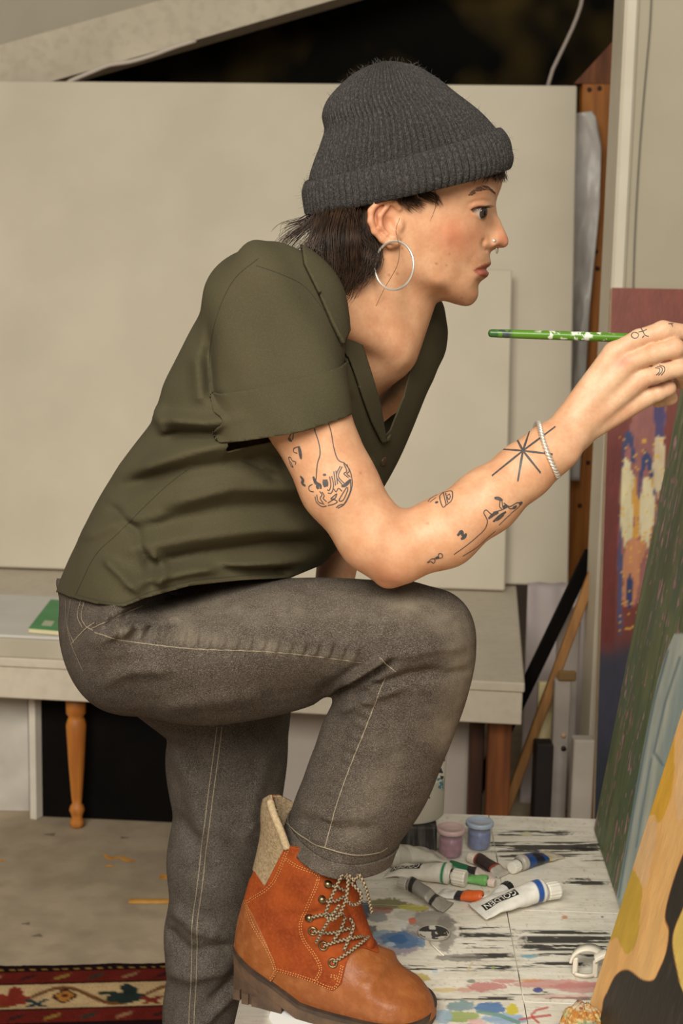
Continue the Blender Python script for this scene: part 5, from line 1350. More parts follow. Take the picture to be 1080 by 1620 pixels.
for pts, n_, sp in [
    ([(505, 330, .0), (490, 352, .0), (466, 372, .0), (446, 392, .0), (438, 402, .0)], 40, (7, .02)), ([(500, 335, YH), (474, 350, YH), (452, 358, YH), (444, 372, YH)], 12, (4, .01)),
    ([(512, 332, -.01), (500, 365, -.02), (488, 385, -.02), (474, 400, -.02), (462, 396, -.02)], 60, (8, .015)), ([(520, 332, -.03), (508, 370, -.045), (504, 405, -.05), (494, 425, -.05)], 90, (9, .02)),
    ([(540, 330, -.045), (530, 372, -.062), (532, 410, -.065), (526, 440, -.065), (538, 460, -.065)], 90, (9, .014)), ([(560, 326, N_), (556, 370, -.068), (556, 410, -.068), (548, 445, -.064), (536, 478, -.062)], 90, (8, .012)),
    ([(572, 324, -.040), (574, 365, -.046), (580, 398, -.056), (566, 436, -.058), (545, 474, -.058)], 90, (7, .008)), ([(584, 330, -.038), (590, 368, -.042), (598, 394, -.050), (590, 420, -.056), (560, 452, -.058)], 60, (5, .006)),
    ([(550, 330, -.05), (566, 375, -.056), (586, 402, -.056), (580, 428, -.057)], 40, (7, .008)), ([(545, 335, -.05), (548, 400, -.062), (556, 430, -.062), (538, 455, -.062), (536, 484, -.062)], 30, (7, .006)), ([(530, 335, -.02), (520, 390, -.03), (540, 420, -.04), (560, 440, -.045)], 50, (9, .02)),
    ([(640, 306, -.052), (652, 315, -.0535), (664, 325, -.0525)], 26, (5, .002)), ([(655, 303, -.051), (672, 311, -.052), (686, 317, -.049)], 22, (4, .002)), ([(632, 308, -.056), (640, 320, -.058), (652, 330, -.055)], 16, (4, .002)),
    ([(672, 302, -.048), (688, 308, -.046), (694, 322, -.046)], 14, (3, .002)),
    ([(790, 258, .0), (794, 272, .0), (794, 283, .0)], 50, (3.5, .02)), ([(778, 262, -.02), (776, 274, -.022), (766, 283, -.024)], 30, (4, .008)), ([(785, 262, -.01), (787, 275, -.012), (783, 285, -.014)], 26, (3, .008)), ([(762, 268, -.034), (757, 278, -.036), (746, 285, -.036)], 12, (3, .004))]:
    lock(pts, n_, sp)
for P, t in [([(632, 345, -.066), (626, 365, -.072), (631, 390, -.07), (628, 420, -.06), (606, 460, -.045), (588, 500, -.035), (584, 518, -.03)], .00022), ([(688, 300, -.046), (689, 325, -.0455), (680, 350, -.048)], .00018),
             ([(497, 338, YH), (470, 345, YH), (448, 352, YH), (442, 366, YH)], .0002), ([(492, 345, YH), (470, 356, YH), (455, 350, YH)], .0002)]:
    hs.append((catmull([WY(*q) for q in P], .0025), t))
obj('hair', *join(*[tube(p, [t * 1.2, t * 1.2, t * .5], 4) for p, t in hs]), M_HAIR, person)
# ---- boot on the table -------------------------------------------------------------------------
M_SUEDE = mat('rust_suede', (150, 68, 24), (122, 50, 17), rough=.82, scale=28, bump=.3, bscale=900, spec=.2, fine=(300, (166, 84, 36), .3))
M_TAN = mat('worn_tan_leather', (152, 88, 42), (112, 56, 24), rough=.48, scale=11, bump=.3, bscale=220, spec=.4, fine=(90, (176, 116, 68), .28), detail=9, lo=.3, hi=.75)
M_FELT = mat('beige_felt', (158, 136, 106), (130, 110, 84), rough=.95, scale=260, bump=.5, bscale=700, spec=.05, fine=(500, (180, 160, 130), .5))
M_SOLE = mat('worn_rubber_sole', (74, 56, 42), (104, 78, 56), rough=.75, scale=35, bump=.4, bscale=120)
M_BRASS = mat('aged_brass', (150, 132, 100), (110, 94, 70), rough=.35, metallic=1.0, scale=200)
M_THREAD = mat('tan_thread', (206, 140, 82), (180, 116, 64), rough=.8)
heel = WZ(386, 1561, ZT); toe = WZ(690, 1622, ZT)
bu = (toe - heel) * np.array([1, 1, 0]); BL = np.linalg.norm(bu); bu /= BL
b_out = [(424, 1250), (416, 1306), (402, 1374), (397, 1390), (388, 1424), (375, 1486), (370, 1510), (364, 1540), (372, 1590), (400, 1630), (474, 1670), (560, 1695), (630, 1692), (672, 1668), (689, 1632), (689, 1612), (685, 1596),
         (671, 1572), (646, 1550), (618, 1529), (597, 1508), (583, 1490), (570, 1462), (560, 1430), (556, 1400), (553, 1370), (553, 1300), (548, 1240), (480, 1215)]
b_in = [(480, 1300, .040, .014), (480, 1360, .040, .012), (470, 1420, .038, .006), (440, 1460, .035, 0), (410, 1510, .033, 0), (490, 1500, .038, 0), (440, 1540, .036, 0), (510, 1570, .043, 0), (570, 1580, .045, 0), (630, 1590, .038, 0),
        (540, 1440, .026, .004), (520, 1400, .036, .008), (560, 1620, .047, 0), (620, 1630, .044, 0), (655, 1620, .034, 0), (500, 1605, .042, 0), (450, 1575, .037, 0), (440, 1290, .034, .012), (600, 1545, .031, 0)]
brl = [([(440, 1450), (480, 1448), (520, 1440)], -.0025, 7), ([(420, 1470), (460, 1465), (500, 1462)], .002, 9), ([(560, 1540), (600, 1560), (640, 1570)], -.0012, 8), ([(570, 1580), (620, 1590), (660, 1590)], .0015, 10), ([(480, 1400), (500, 1440)], .0015, 12)]
bq = QF(heel, bu, b_out, b_in, relief=brl, res=.0015, lam=3e-5, pad=.02)
bm = Model(('+', bq, 0))
OV, OF = surface(bm, .0022, slack=4.0); OT = tri(OF)
x, y = proj(OV)
rim = [(380, 1200), (414, 1266), (428, 1258), (442, 1257), (462, 1268), (480, 1300), (620, 1340), (620, 1200)]
solez = [(300, 1470), (371, 1509), (393, 1533), (428, 1553), (474, 1587), (510, 1608), (560, 1629), (620, 1640), (672, 1630), (689, 1606), (760, 1590), (760, 1800), (300, 1800)]
OV, OT = clip(OV, OT, poly_sd(x, y, rim))
x, y = proj(OV)
OV, OT = clip(OV, OT, poly_sd(x, y, [(462, 1200), (464, 1318), (490, 1342), (530, 1360), (580, 1366), (660, 1350), (660, 1200)]))
x, y = proj(OV)
OV, OT = clip(OV, OT, poly_sd(x, y, solez))
TT, TZ = [], []                      # the line where upper and sole meet, on the side we see
for (a, b), w_ in zip(solez[1:10], (.020, .033, .035, .038, .042, .046, .044, .030, .006)):
    P = WP(a, b, heel - bq.n * w_, bq.n); TT.append(float((P - heel) @ bu)); TZ.append(max(.014, float(P[2] - ZT)))
print('sole', np.round(TT, 3), np.round(TZ, 3))
x, y = proj(OV)
lip = [(430, 1262), (436, 1284), (446, 1310), (456, 1338), (500, 1345), (500, 1230), (428, 1230)]
OV, OT = clip(OV, OT, np.maximum(poly_sd(x, y, lip) * .0007, bq.side(OV) + .004))
OV, OT = clip(OV, OT, OV[:, 2] - ZT - np.interp((OV - heel) @ bu, TT, TZ) + .004)
ON = vnormals(OV, OT)
x, y = proj(OV)
boot = obj('boot', OV, OT, M_TAN, person, solid=.002)
quarter = [(386, 1428), (396, 1392), (404, 1378), (420, 1402), (455, 1333), (470, 1320), (600, 1340), (575, 1420), (590, 1478), (598, 1508), (575, 1500), (556, 1500), (547, 1526), (540, 1556), (527, 1567), (496, 1553), (436, 1534), (434, 1520), (420, 1490), (400, 1446)]
patch(OV, OT, ON, -poly_sd(x, y, quarter) * .0007, .0016, 'suede_panel', M_SUEDE, boot, .0016)
patch(OV, OT, ON, -poly_sd(x, y, [(365, 1500), (380, 1420), (388, 1424), (400, 1444), (421, 1489), (435, 1520), (436, 1540), (428, 1556), (393, 1540), (365, 1520)]) * .0007, .0020, 'heel_counter', M_TAN, boot, .0018)
patch(OV, OT, ON, -poly_sd(x, y, [(400, 1240), (413, 1300), (401, 1376), (419, 1402), (436, 1378), (455, 1333), (460, 1338), (474, 1340), (500, 1230)]) * .0007, .0014, 'felt_collar', M_FELT, boot, .005)
TL_ = bvh(OV, OT)
P_, N_ = on(TL_, [(455, 1342), (444, 1312), (434, 1288), (428, 1268)], 3, .001)
if len(P_) > 3: obj('collar_roll', *tube(P_, .0042, 10), mat('felt_edge', (186, 164, 130), (164, 142, 110), rough=.95, scale=300, bump=.4, bscale=600), boot)
# sole: welt, midsole and heel block, cut to the table
px_, py_ = proj(BV[:1])
def sole_outline(n=150):              # plan of the sole from the boot's own half widths
    out = []
    for t in np.linspace(-.03, BL + .03, n):
        zt = ZT + float(np.interp(t, TT, TZ))
        qv = float(bq.look(bq.q, np.array([[t, zt + dz] for dz in np.linspace(.001, .030, 12)])).max())
        if qv <= 1e-6: continue
        w = math.sqrt(qv) + .0025
        out.append((t, w))
    return out
so = sole_outline()
ring = [(t, w) for t, w in so] + [(t, -w) for t, w in reversed(so)]
def slab(z0f, z1f, t0, t1, grow=0.0):
    pts = [(t, w) for t, w in ring if t0 <= t <= t1 + 1e-9]
    n = len(pts); V = []
    for zf in (z0f, z1f):
        for t, w in pts:
            P = heel + bu * t + bq.n * (w + math.copysign(grow, w)); V.append((P[0], P[1], zf(t)))
    return np.array(V), [(i, (i + 1) % n, n + (i + 1) % n, n + i) for i in range(n)] + [tuple(reversed(range(n))), tuple(range(n, 2 * n))]
top = lambda t: ZT + np.interp(t, TT, TZ)
sole = obj('sole', *slab(lambda t: max(ZT + .0012, top(t) - .016), top, -.05, BL + .05, .002), M_SOLE, boot, smooth=False)
obj('welt', *slab(lambda t: top(t) - .001, lambda t: top(t) + .0028, -.05, BL + .05, .0042), mat('dark_welt', (52, 40, 32), (70, 54, 40), rough=.7, scale=80), sole, smooth=False)
obj('heel_block', *slab(lambda t: ZT + .001, lambda t: top(t) - .012, -.05, .062, .001), M_SOLE, sole, smooth=False)
obj('forefoot_tread', *slab(lambda t: ZT + .001, lambda t: top(t) - .012, .105, BL - .02, .0), M_SOLE, sole, smooth=False)
for k in range(5):
    c = heel + bu * (.004 + .0125 * k) - bq.n * (np.interp(.004 + .0125 * k, [0, .02, .06], [.026, .034, .035]) - .001)
    V, F = box(-.004, .004, -.004, .002, .0, .012); V = V @ np.array([bu, bq.n, (0, 0, 1)]) + np.array([c[0], c[1], ZT + .0005])
    obj('tread_lug', V, F, M_SOLE, sole, smooth=False)
# surface to draw on: suede panel stands a little proud
TO = bvh(OV + ON * .0018, OT)
def K7(pts): return [(340 + a / 2.842, 1220 + b / 2.842) for a, b in pts]
dbl = [[(330, 345), (262, 500), (165, 575), (140, 590)], [(318, 395), (375, 430), (455, 462), (460, 500), (420, 600), (385, 690), (400, 760), (450, 830), (475, 890), (450, 945)],
       [(270, 890), (360, 915), (440, 942), (525, 975), (555, 945), (572, 870)], [(140, 590), (165, 680), (230, 790), (268, 880), (265, 915), (243, 942)], [(520, 920), (545, 925), (540, 945)]]
sts = []
for q in dbl:
    q = np.array(K7(q)); T_ = np.gradient(q, axis=0); T_ /= np.linalg.norm(T_, axis=1)[:, None]; nn = np.stack([-T_[:, 1], T_[:, 0]], -1)
    for s_ in (-1.7, 1.7):
        P, N = on(TO, q + nn * s_, 1.0, .0007)
        for i in range(0, len(P) - 3, 4): sts.append(ribbon(P[i:i + 3], N[i:i + 3], .00045))
obj('stitching', *join(*[s for s in sts if len(s[0])]), M_THREAD, boot)
# eyelets, hooks, laces
EY = [K7([q])[0] for q in [(530, 862), (487, 785), (440, 718), (428, 662), (480, 575), (505, 508), (525, 450)]]
eyes3 = []
for i, (ex, ey_) in enumerate(EY):
    p, n = hit(TO, ex, ey_)
    if p is None: continue
    if n @ (p - CAM) > 0: n = -n
    X, Y_, Z_ = frame(n); eyes3.append((p, n))
    if i < 3: obj('eyelet', *ring_at(p + n * .0008, .0042, X, Y_, .0013, 24, 8), M_BRASS, boot)
    else: obj('lace_hook', *lathe(p, n, [(.0042, 0), (.0042, .0012), (.0018, .0016), (.0018, .0045), (.0038, .005), (.0036, .0062), (.0002, .0066)], 16), M_BRASS, boot)
LC = [lin((168, 148, 116)), lin((48, 30, 22))]
M_LACE = mat('checked_lace', (255, 255, 255), (235, 235, 235), rough=.85, attr=True, scale=500)
def lace(P3, r=.0018):
    P = catmull(P3, .0010); V, F = tube(P, r, 8)
    i = np.arange(len(V)); ring_i, k = i // 8, i % 8
    c = np.where((((ring_i // 2) + (k // 2)) % 2 == 0)[:, None], LC[0], LC[1])
    return V, F, c
laces = []
def lace_px(pts, lifts):
    P = []
    for (a, b), l in zip(pts, lifts):
        p, n = hit(TO, *K7([(a, b)])[0])
        if p is None or True and l < 0:
            p = WP(*K7([(a, b)])[0], heel + bq.n * (-.030 + l * 0), bq.n); n = -bq.n; P.append(p + n * abs(l)); continue
        if n @ (p - CAM) > 0: n = -n
        P.append(p + n * l)
    laces.append(lace(P))
lace_px([(530, 862), (600, 812), (668, 758), (700, 730)], [.001, .004, .004, .001]); lace_px([(487, 785), (555, 760), (625, 748), (690, 742)], [.001, .004, .004, .001])
lace_px([(440, 718), (520, 722), (600, 706)], [.001, .004, .003]); lace_px([(420, 668), (465, 650), (520, 640), (570, 640)], [.002, .004, .004, .003])
lace_px([(575, 805), (590, 760), (612, 700), (600, 660)], [.006, .005, .004, .002]); lace_px([(530, 755), (555, 705), (572, 650)], [.006, .006, .005])
lace_px([(480, 575), (525, 580), (560, 560)], [.004, .006, .008]); lace_px([(505, 508), (540, 520), (565, 535)], [.004, .006, .008]); lace_px([(525, 450), (550, 462), (575, 470)], [.003, .006, .008])
def free(pts, dep):
    laces.append(lace([WP(*K7([q])[0], heel - bq.n * d, bq.n) for q, d in zip(pts, dep)]))
free([(572, 465), (540, 530), (510, 600), (498, 650), (525, 668), (560, 640), (590, 570), (597, 500), (592, 465)], [.036, .046, .050, .050, .051, .050, .048, .044, .036])
free([(585, 470), (620, 510), (655, 550), (650, 590), (615, 600), (590, 575)], [.034, .036, .038, .036, .032, .028]); free([(600, 465), (625, 490), (640, 470)], [.036, .04, .036])
free([(645, 460), (672, 510), (690, 570), (706, 640)], [.034, .038, .036, .032]); free([(560, 600), (520, 660), (488, 710), (455, 770)], [.046, .050, .050, .046])
for V, F, c in laces: obj('lace', V, F, M_LACE, boot, col=c)

# inner tongue and lining
obj('tongue', *tube(catmull([WP(*q, heel + bq.n * .002, bq.n) for q in [(588, 1498), (568, 1456), (553, 1415), (546, 1380)]], .004), [.008, .013, .016, .016], 14, .5), M_SUEDE, boot)

# ---- the other boot, under the standing leg, out of the picture ----
shift = WY(312, 2000, .105); 
dx = np.array([shift[0] - .045, .135, 0.0]) - np.array([heel[0], heel[1], ZT])
dx[2] = -ZT + .0105
b2 = copy_tree(boot, person, dx)
# ================================================================== things on the paint table
M_PLW = mat('white_plastic', (222, 214, 196), (212, 203, 184), rough=.4, scale=20)
def jar(cx, cyb, wpx, hpx, paint, lid, label):
    c = WZ(cx, cyb, ZT); d = c[1] - CAM[1]; r = wpx / 2 * d / FPX; h = hpx * d / FPX
    j = empty('paint_jar', c, label, 'jar', 'small lidded paint jars')
    obj('paint', *lathe(c + np.array([0, 0, .0022]), (0, 0, 1), [(r * .74, 0), (r * .80, .003), (r * .86, h * .55), (r * .83, h * .62)], 32), mat('paint_' + label[:4], paint, tuple(int(q * .8) for q in paint), rough=.5, scale=90, fine=(120, tuple(int(q * .6) for q in paint), .6)), j)
    obj('jar_body', *lathe(c + np.array([0, 0, .0003]), (0, 0, 1), [(r * .84, 0), (r * .88, .002), (r * .97, h * .86), (r * .94, h * .86), (r * .86, .004), (r * .2, .0015)], 32, False), mat('clear_plastic', (226, 218, 210), rough=.2, alpha=.14, scale=20), j)
    obj('lid', *lathe(c + np.array([0, 0, h * .84]), (0, 0, 1), [(r * 1.02, 0), (r * 1.06, .001), (r * 1.06, h * .12), (r * 1.0, h * .16), (r * .9, h * .16), (r * .86, h * .13), (r * .1, h * .13)], 36), mat('lid_' + label[:4], lid, tuple(int(q * .93) for q in lid), rough=.35, scale=40), j)
jar(712, 1354, 45, 50, (172, 96, 132), (200, 168, 164), 'pink paint jar with a translucent pinkish lid beside the blue one')
jar(757, 1342, 44, 48, (84, 114, 184), (164, 176, 194), 'blue paint jar with a translucent bluish lid beside the pink one')

# white tub on a black-brushed block
bf = WZ(655, 1349, ZT); d = bf[1] - CAM[1]; bh = 44 * d / FPX
x0, x1 = WY(598, 1330, bf[1])[0], WY(691, 1330, bf[1])[0]
M_BRUSHED = mat('black_brushed_wood', (24, 22, 21), (40, 37, 34), rough=.6, scale=30, stretch=(.5, 1, 4), fine=(40, (150, 142, 130), .25, (3.6, 1, .35)))
tag(obj('wood_block', *bevbox((x0, bf[1], ZT + .0003), (x1 - x0, 0, 0), (0, .10, 0), (0, 0, bh), .002), M_BRUSHED, smooth=False), 'black-brushed wooden block under the white tub', 'block')
tb = np.array([WY(648, 1250, bf[1] + .055)[0], bf[1] + .055, ZT + bh + .0006]); r = (WY(705, 1250, tb[1])[0] - tb[0])
tub = empty('paint_tub', tb, 'white ridged plastic paint tub with blue-black splashes behind the knee', 'tub')
hh = WY(700, 1135, tb[1])[2] - tb[2]
prof = [(r * .90, 0), (r * .96, .003), (r * .97, hh * .40), (r * .985, hh * .405), (r * .985, hh * .42), (r * .975, hh * .43), (r, hh * .62)]
for k in range(8): prof += [(r, hh * (.63 + .035 * k)), (r * 1.025, hh * (.64 + .035 * k)), (r * 1.025, hh * (.652 + .035 * k)), (r, hh * (.662 + .035 * k))]
prof += [(r, hh * .96), (r * 1.04, hh * .97), (r * 1.04, hh), (r * .2, hh)]
tV, tF = lathe(tb, (0, 0, 1), prof, 48)
obj('tub_body', tV, tF, mat('tub_plastic', (226, 218, 200), (214, 205, 186), rough=.45, scale=9), tub)
from_b = BVHTree.FromPolygons([tuple(v) for v in tV], [tuple(f) for f in tF])
for k, (cx, cy, rr, cc) in enumerate([(664, 1246, 5, 0), (660, 1252, 4, 0), (652, 1270, 4.5, 0), (655, 1271, 2, 0), (697, 1235, 6, 1), (698, 1245, 5, 1), (697, 1220, 4, 0), (698, 1185, 3, 1), (694, 1187, 2.5, 1), (699, 1230, 3, 0), (667, 1240, 3, 0), (701, 1200, 4, 2), (679, 1262, 1.5, 0)]):
    ring_p, ring_n = [], []
    for a in np.linspace(0, 2 * math.pi, 14, endpoint=False):
        q = rr * (1 + .35 * math.sin(3 * a + k)); p, n = hit(from_b, cx + q * math.cos(a) * .8, cy + q * math.sin(a))
        if p is not None: ring_p.append(p + (CAM - p) / np.linalg.norm(CAM - p) * .0006)
    if len(ring_p) > 5: obj('paint_splash', np.array(ring_p), [tuple(range(len(ring_p)))], [mat('splash_dark', (36, 42, 48), rough=.5), mat('splash_teal', (60, 128, 146), rough=.5), mat('splash_blue', (40, 60, 84), rough=.5)][cc], tub, smooth=False)

def text_mesh(s, size=1.0):
    cu = bpy.data.curves.new('lettering', 'FONT'); cu.body = s; cu.size = size; cu.align_x = 'CENTER'; cu.align_y = 'CENTER'; cu.resolution_u = 3
    ob = bpy.data.objects.new('lettering', cu); COL.objects.link(ob); bpy.context.view_layer.update()
    me = bpy.data.meshes.new_from_object(ob.evaluated_get(bpy.context.evaluated_depsgraph_get()))
    V = np.array([v.co[:] for v in me.vertices]); F = [tuple(p.vertices) for p in me.polygons]
    bpy.data.objects.remove(ob); bpy.data.meshes.remove(me); bpy.data.curves.remove(cu)
    return V, F
M_PRINT = mat('tube_print', (255, 255, 255), (238, 238, 238), rough=.38, attr=True, scale=50, bump=.5, bscale=120)
M_INKB = mat('black_print', (24, 23, 23), rough=.5); M_INKW = mat('white_print', (226, 220, 206), rough=.5)
def paint_tube(cap, tail, rpx, bands, capcol, label, lift=0.0, lift2=None, text=None, flat=.85, bend=0.0, seed=0, capr=.78):
    """a squeezed metal tube: screw cap, round shoulder, body flattening into a folded end; bands: (from, to, colour) along the body"""
    lift2 = lift if lift2 is None else lift2
    a, b = WZ(*cap, ZT + .010 + lift), WZ(*tail, ZT + .002 + lift2)
    d0 = a[1] - CAM[1]; r = rpx * d0 / FPX; ax = b - a; ax[2] = 0; L = np.linalg.norm(ax); ax /= L; sd = np.array([-ax[1], ax[0], 0])
    if sd[1] > 0: sd = -sd                       # towards the camera
    root = empty('paint_tube', np.r_[((a + b) / 2)[:2], ZT + min(lift, lift2)], label, 'paint tube', 'squeezed paint tubes on the table')
    cl = r * 1.25                                 # cap length
    def cen(t):                                   # t in metres from the cap's outer end
        s = t / L; q = a + ax * (t - cl * .5) + sd * bend * math.sin(math.pi * s); return q
    body0 = cl * 1.18; n, m = 46, 26; V, C = [], []
    base = lin(bands[0][2])
    for i in range(n):
        s = i / (n - 1); t = body0 + s * (L - body0)
        sq_ = max(0.0, s - .08) / .92
        hh_ = r * (1 - sq_ ** 1.1 * flat) if s < .97 else .0016; hw = r * (1 + .62 * sq_)
        if i == 0: hh_ = hw = r * .55
        if i == 1: hh_ = hw = r * .97
        zb = ZT + .0008 + lift * (1 - s) + lift2 * s
        c0 = cen(t); wob = .0011 * math.sin(9 * s + seed) * sq_ + .0008 * math.sin(23 * s + 2 * seed) * sq_
        for k in range(m):
            th = 2 * math.pi * k / m; cr = 1 + .16 * sq_ * math.sin(4 * th + 13 * s + seed) + .10 * sq_ * math.sin(7 * th - 19 * s + seed)
            P = c0 + sd * (hw * math.cos(th)); V.append((P[0], P[1], max(zb + .0002, zb + hh_ + r * (i == 0) * .4 + wob + hh_ * math.sin(th) * cr)))
            col_ = base
            for s0, s1, cc in bands:
                if s0 <= s <= s1 + 1e-6: col_ = lin(cc)
            C.append(col_)
    F = [(i * m + k, i * m + (k + 1) % m, (i + 1) * m + (k + 1) % m, (i + 1) * m + k) for i in range(n - 1) for k in range(m)] + [tuple(range(m)), tuple(range((n - 1) * m, n * m))]
    body = obj('tube_body', np.array(V), F, M_PRINT, root, col=np.array(C))
    V = np.array(V)
    q0 = cen(0); zc = ZT + .0012 + lift + r * capr
    pr = []
    for k, (rr, h) in enumerate([(.70, 0), (.94, .02), (1.0, .12), (1.0, .9), (.94, 1.0), (.55, 1.0), (.5, 1.2)]): pr.append((rr * r * capr, h * cl))
    cv_, cf = lathe((q0[0], q0[1], zc), ax, pr, 30)
    rad = cv_ - (np.array([q0[0], q0[1], zc]) + ((cv_ - np.array([q0[0], q0[1], zc])) @ ax)[:, None] * ax)
    ridge = np.where((np.arange(len(cv_)) % 30) % 2 == 0, 1.0, .94); cv_ = cv_ + rad * (ridge - 1)[:, None]
    obj('cap', cv_, cf, mat('cap_%d_%d_%d' % tuple(capcol), capcol, tuple(int(q * .93) for q in capcol), rough=.45, scale=30), root, smooth=False)
    if text:
        for s_txt, s0, s1, hgt, box_ in text:
            tv_, tf_ = text_mesh(s_txt); x0_, x1_ = tv_[:, 0].min(), tv_[:, 0].max(); yh = tv_[:, 1].max() - tv_[:, 1].min()
            grid = V.reshape(n, m, 3)
            def place(us, vs, lift_):            # us 0..1 along the body span, vs -.5..5 across (metres)
                out = []
                for u_, v_ in zip(us, vs):
                    s = s0 + (s1 - s0) * u_; fi = s * (n - 1); i = int(min(fi, n - 2)); f = fi - i
                    sec = grid[i] * (1 - f) + grid[i + 1] * f; cc = cen(body0 + s * (L - body0)); off = (sec - cc) @ sd; top_ = sec[:m // 2 + 1]
                    o_ = (top_ - cc) @ sd; order = np.argsort(o_)
                    P = cc + sd * v_; out.append((P[0], P[1], np.interp(v_, o_[order], top_[order, 2]) + lift_))
                return np.array(out)
            if box_:
                g = 14; us = np.repeat(np.linspace(-.06, 1.06, g), 5); vs_ = np.tile(np.linspace(-.62, .62, 5) * hgt + .003, g)
                obj('label_band', place(us, vs_, .0004), np.array([[i * 5 + j, i * 5 + j + 1, (i + 1) * 5 + j + 1, (i + 1) * 5 + j] for i in range(g - 1) for j in range(4)]), M_INKB, body)
            us = (tv_[:, 0] - x0_) / (x1_ - x0_); vs_ = tv_[:, 1] / yh * hgt + .003
            obj('lettering', place(us, vs_, .0008), tf_, M_INKW if box_ else M_INKB, body, smooth=False)
    return root
WHT = (218, 210, 194); FOIL = (176, 168, 154)
paint_tube((600, 1364), (710, 1352), 20.0, [(0, 1, (206, 198, 182)), (.1, .3, (190, 182, 166))], WHT, 'flattened white paint tube half hidden behind the trouser hem', flat=.9, seed=2)
paint_tube((727, 1391), (606, 1376), 18.0, [(0, 1, WHT), (.08, .13, (28, 128, 84)), (.13, .14, WHT)], (226, 218, 200), 'large white paint tube with green mark and black lettering', text=[('GOLDEN', .50, .93, .010, True)], seed=1)
paint_tube((700, 1371), (790, 1390), 11.6, [(0, 1, (214, 196, 184)), (0, .42, (24, 96, 58)), (.42, .58, (30, 28, 28))], (30, 90, 60), 'paint tube with dark green, black and pale bands behind the large white tube', seed=3)
paint_tube((778, 1393), (715, 1388), 9.3, [(0, 1, (112, 170, 92)), (.6, 1, (200, 196, 180))], (222, 202, 188), 'small pale green paint tube with a cream cap', seed=4)
paint_tube((638, 1396), (716, 1440), 12.8, [(0, 1, (150, 142, 130)), (.05, .16, (34, 32, 30)), (.16, .5, (126, 120, 112)), (.62, .70, (36, 34, 34))], (176, 168, 156), 'grey smudged paint tube lying across the large white tube', lift=.012, lift2=.0, seed=5)
paint_tube((772, 1421), (690, 1412), 11.0, [(0, 1, (212, 206, 196)), (0, .46, (206, 92, 34)), (.46, .62, (30, 28, 32))], (226, 212, 192), 'orange paint tube with black band and cream cap', seed=6)
paint_tube((801, 1406), (772, 1437), 11.6, [(0, 1, (210, 206, 196))], (34, 32, 30), 'white paint tube with a big black cap', seed=7, capr=1.0)
paint_tube((873, 1412), (744, 1444), 19.0, [(0, 1, (222, 216, 204)), (.08, .16, (40, 78, 146)), (.16, .17, WHT)], (226, 220, 206), 'white paint tube with blue mark, lying nearest the front', lift=.004, lift2=.004, seed=8, text=[('GOLDEN', .46, .90, .010, True)])
paint_tube((747, 1356), (804, 1386), 11.0, [(0, 1, FOIL), (0, .08, (150, 60, 36)), (.08, .62, (48, 34, 30)), (.62, .68, (140, 60, 40))], (224, 212, 194), 'dark brown paint tube with a white cap in front of the jars', seed=9)
paint_tube((814, 1371), (882, 1349), 13.3, [(0, 1, (196, 186, 164)), (0, .12, FOIL), (.12, .62, (34, 66, 120)), (.30, .50, (30, 34, 44)), (.62, .66, (206, 176, 90))], (226, 220, 206), 'dark blue paint tube with a number on its label', seed=10, text=[('4864', .34, .60, .006, False)])

# round lid with black and white paint, wire pick on it
dc = WZ(686, 1478, ZT); d = dc[1] - CAM[1]; r = 27 * d / FPX
a_, rr = np.meshgrid(np.linspace(0, 2 * math.pi, 60, endpoint=False), np.linspace(.02, 1, 26), indexing='ij')
X, Y_ = rr * np.cos(a_), rr * np.sin(a_); V = np.stack([dc[0] + r * X, dc[1] + r * Y_, np.full_like(X, ZT + .0024)], -1).reshape(-1, 3)
n = fbm(X.ravel() * 3 + 4, Y_.ravel() * 3, 61); c = np.tile(lin((196, 188, 174)), (len(V), 1)); c = layer(c, ((Y_.ravel() > .1) | (n > .56)) * 1.0, (36, 33, 31)); c = layer(c, (np.abs(X.ravel() + .05) < .12) * 1.0, (54, 52, 54)); c = layer(c, (np.abs(X.ravel() + .05) < .2) * (Y_.ravel() > .4) * 1.0, (206, 198, 186)); c = layer(c, (np.hypot(X, Y_).ravel() > .95) * 1.0, (168, 160, 146))
k = np.arange(60 * 26).reshape(60, 26); F = np.stack([k, np.roll(k, -1, 0), np.roll(np.roll(k, -1, 0), -1, 1), np.roll(k, -1, 1)], -1)[:, :-1].reshape(-1, 4)
lid = empty('round_lid', (dc[0], dc[1], ZT), 'flat round lid smeared with black and white paint beside the boot laces', 'lid')
obj('painted_face', V, F, mat('lid_paint', (255, 255, 255), rough=.35, attr=True), lid, col=c)
obj('rim', *lathe((dc[0], dc[1], ZT + .0004), (0, 0, 1), [(r * 1.0, 0), (r * 1.03, .0006), (r * 1.03, .0024), (r * 1.0, .003), (r * .985, .0019), (r * .1, .0017)], 48), mat('lid_rim', (150, 142, 128), rough=.4), lid)
tag(obj('wire_pick', *tube([WZ(679, 1489, ZT + .0040), WZ(686, 1497, ZT + .003), WZ(702, 1512, ZT + .0012)], .0009, 6), mat('white_wire', (220, 212, 196), rough=.5)), 'short white wire resting on the rim of the round painted lid', 'wire')

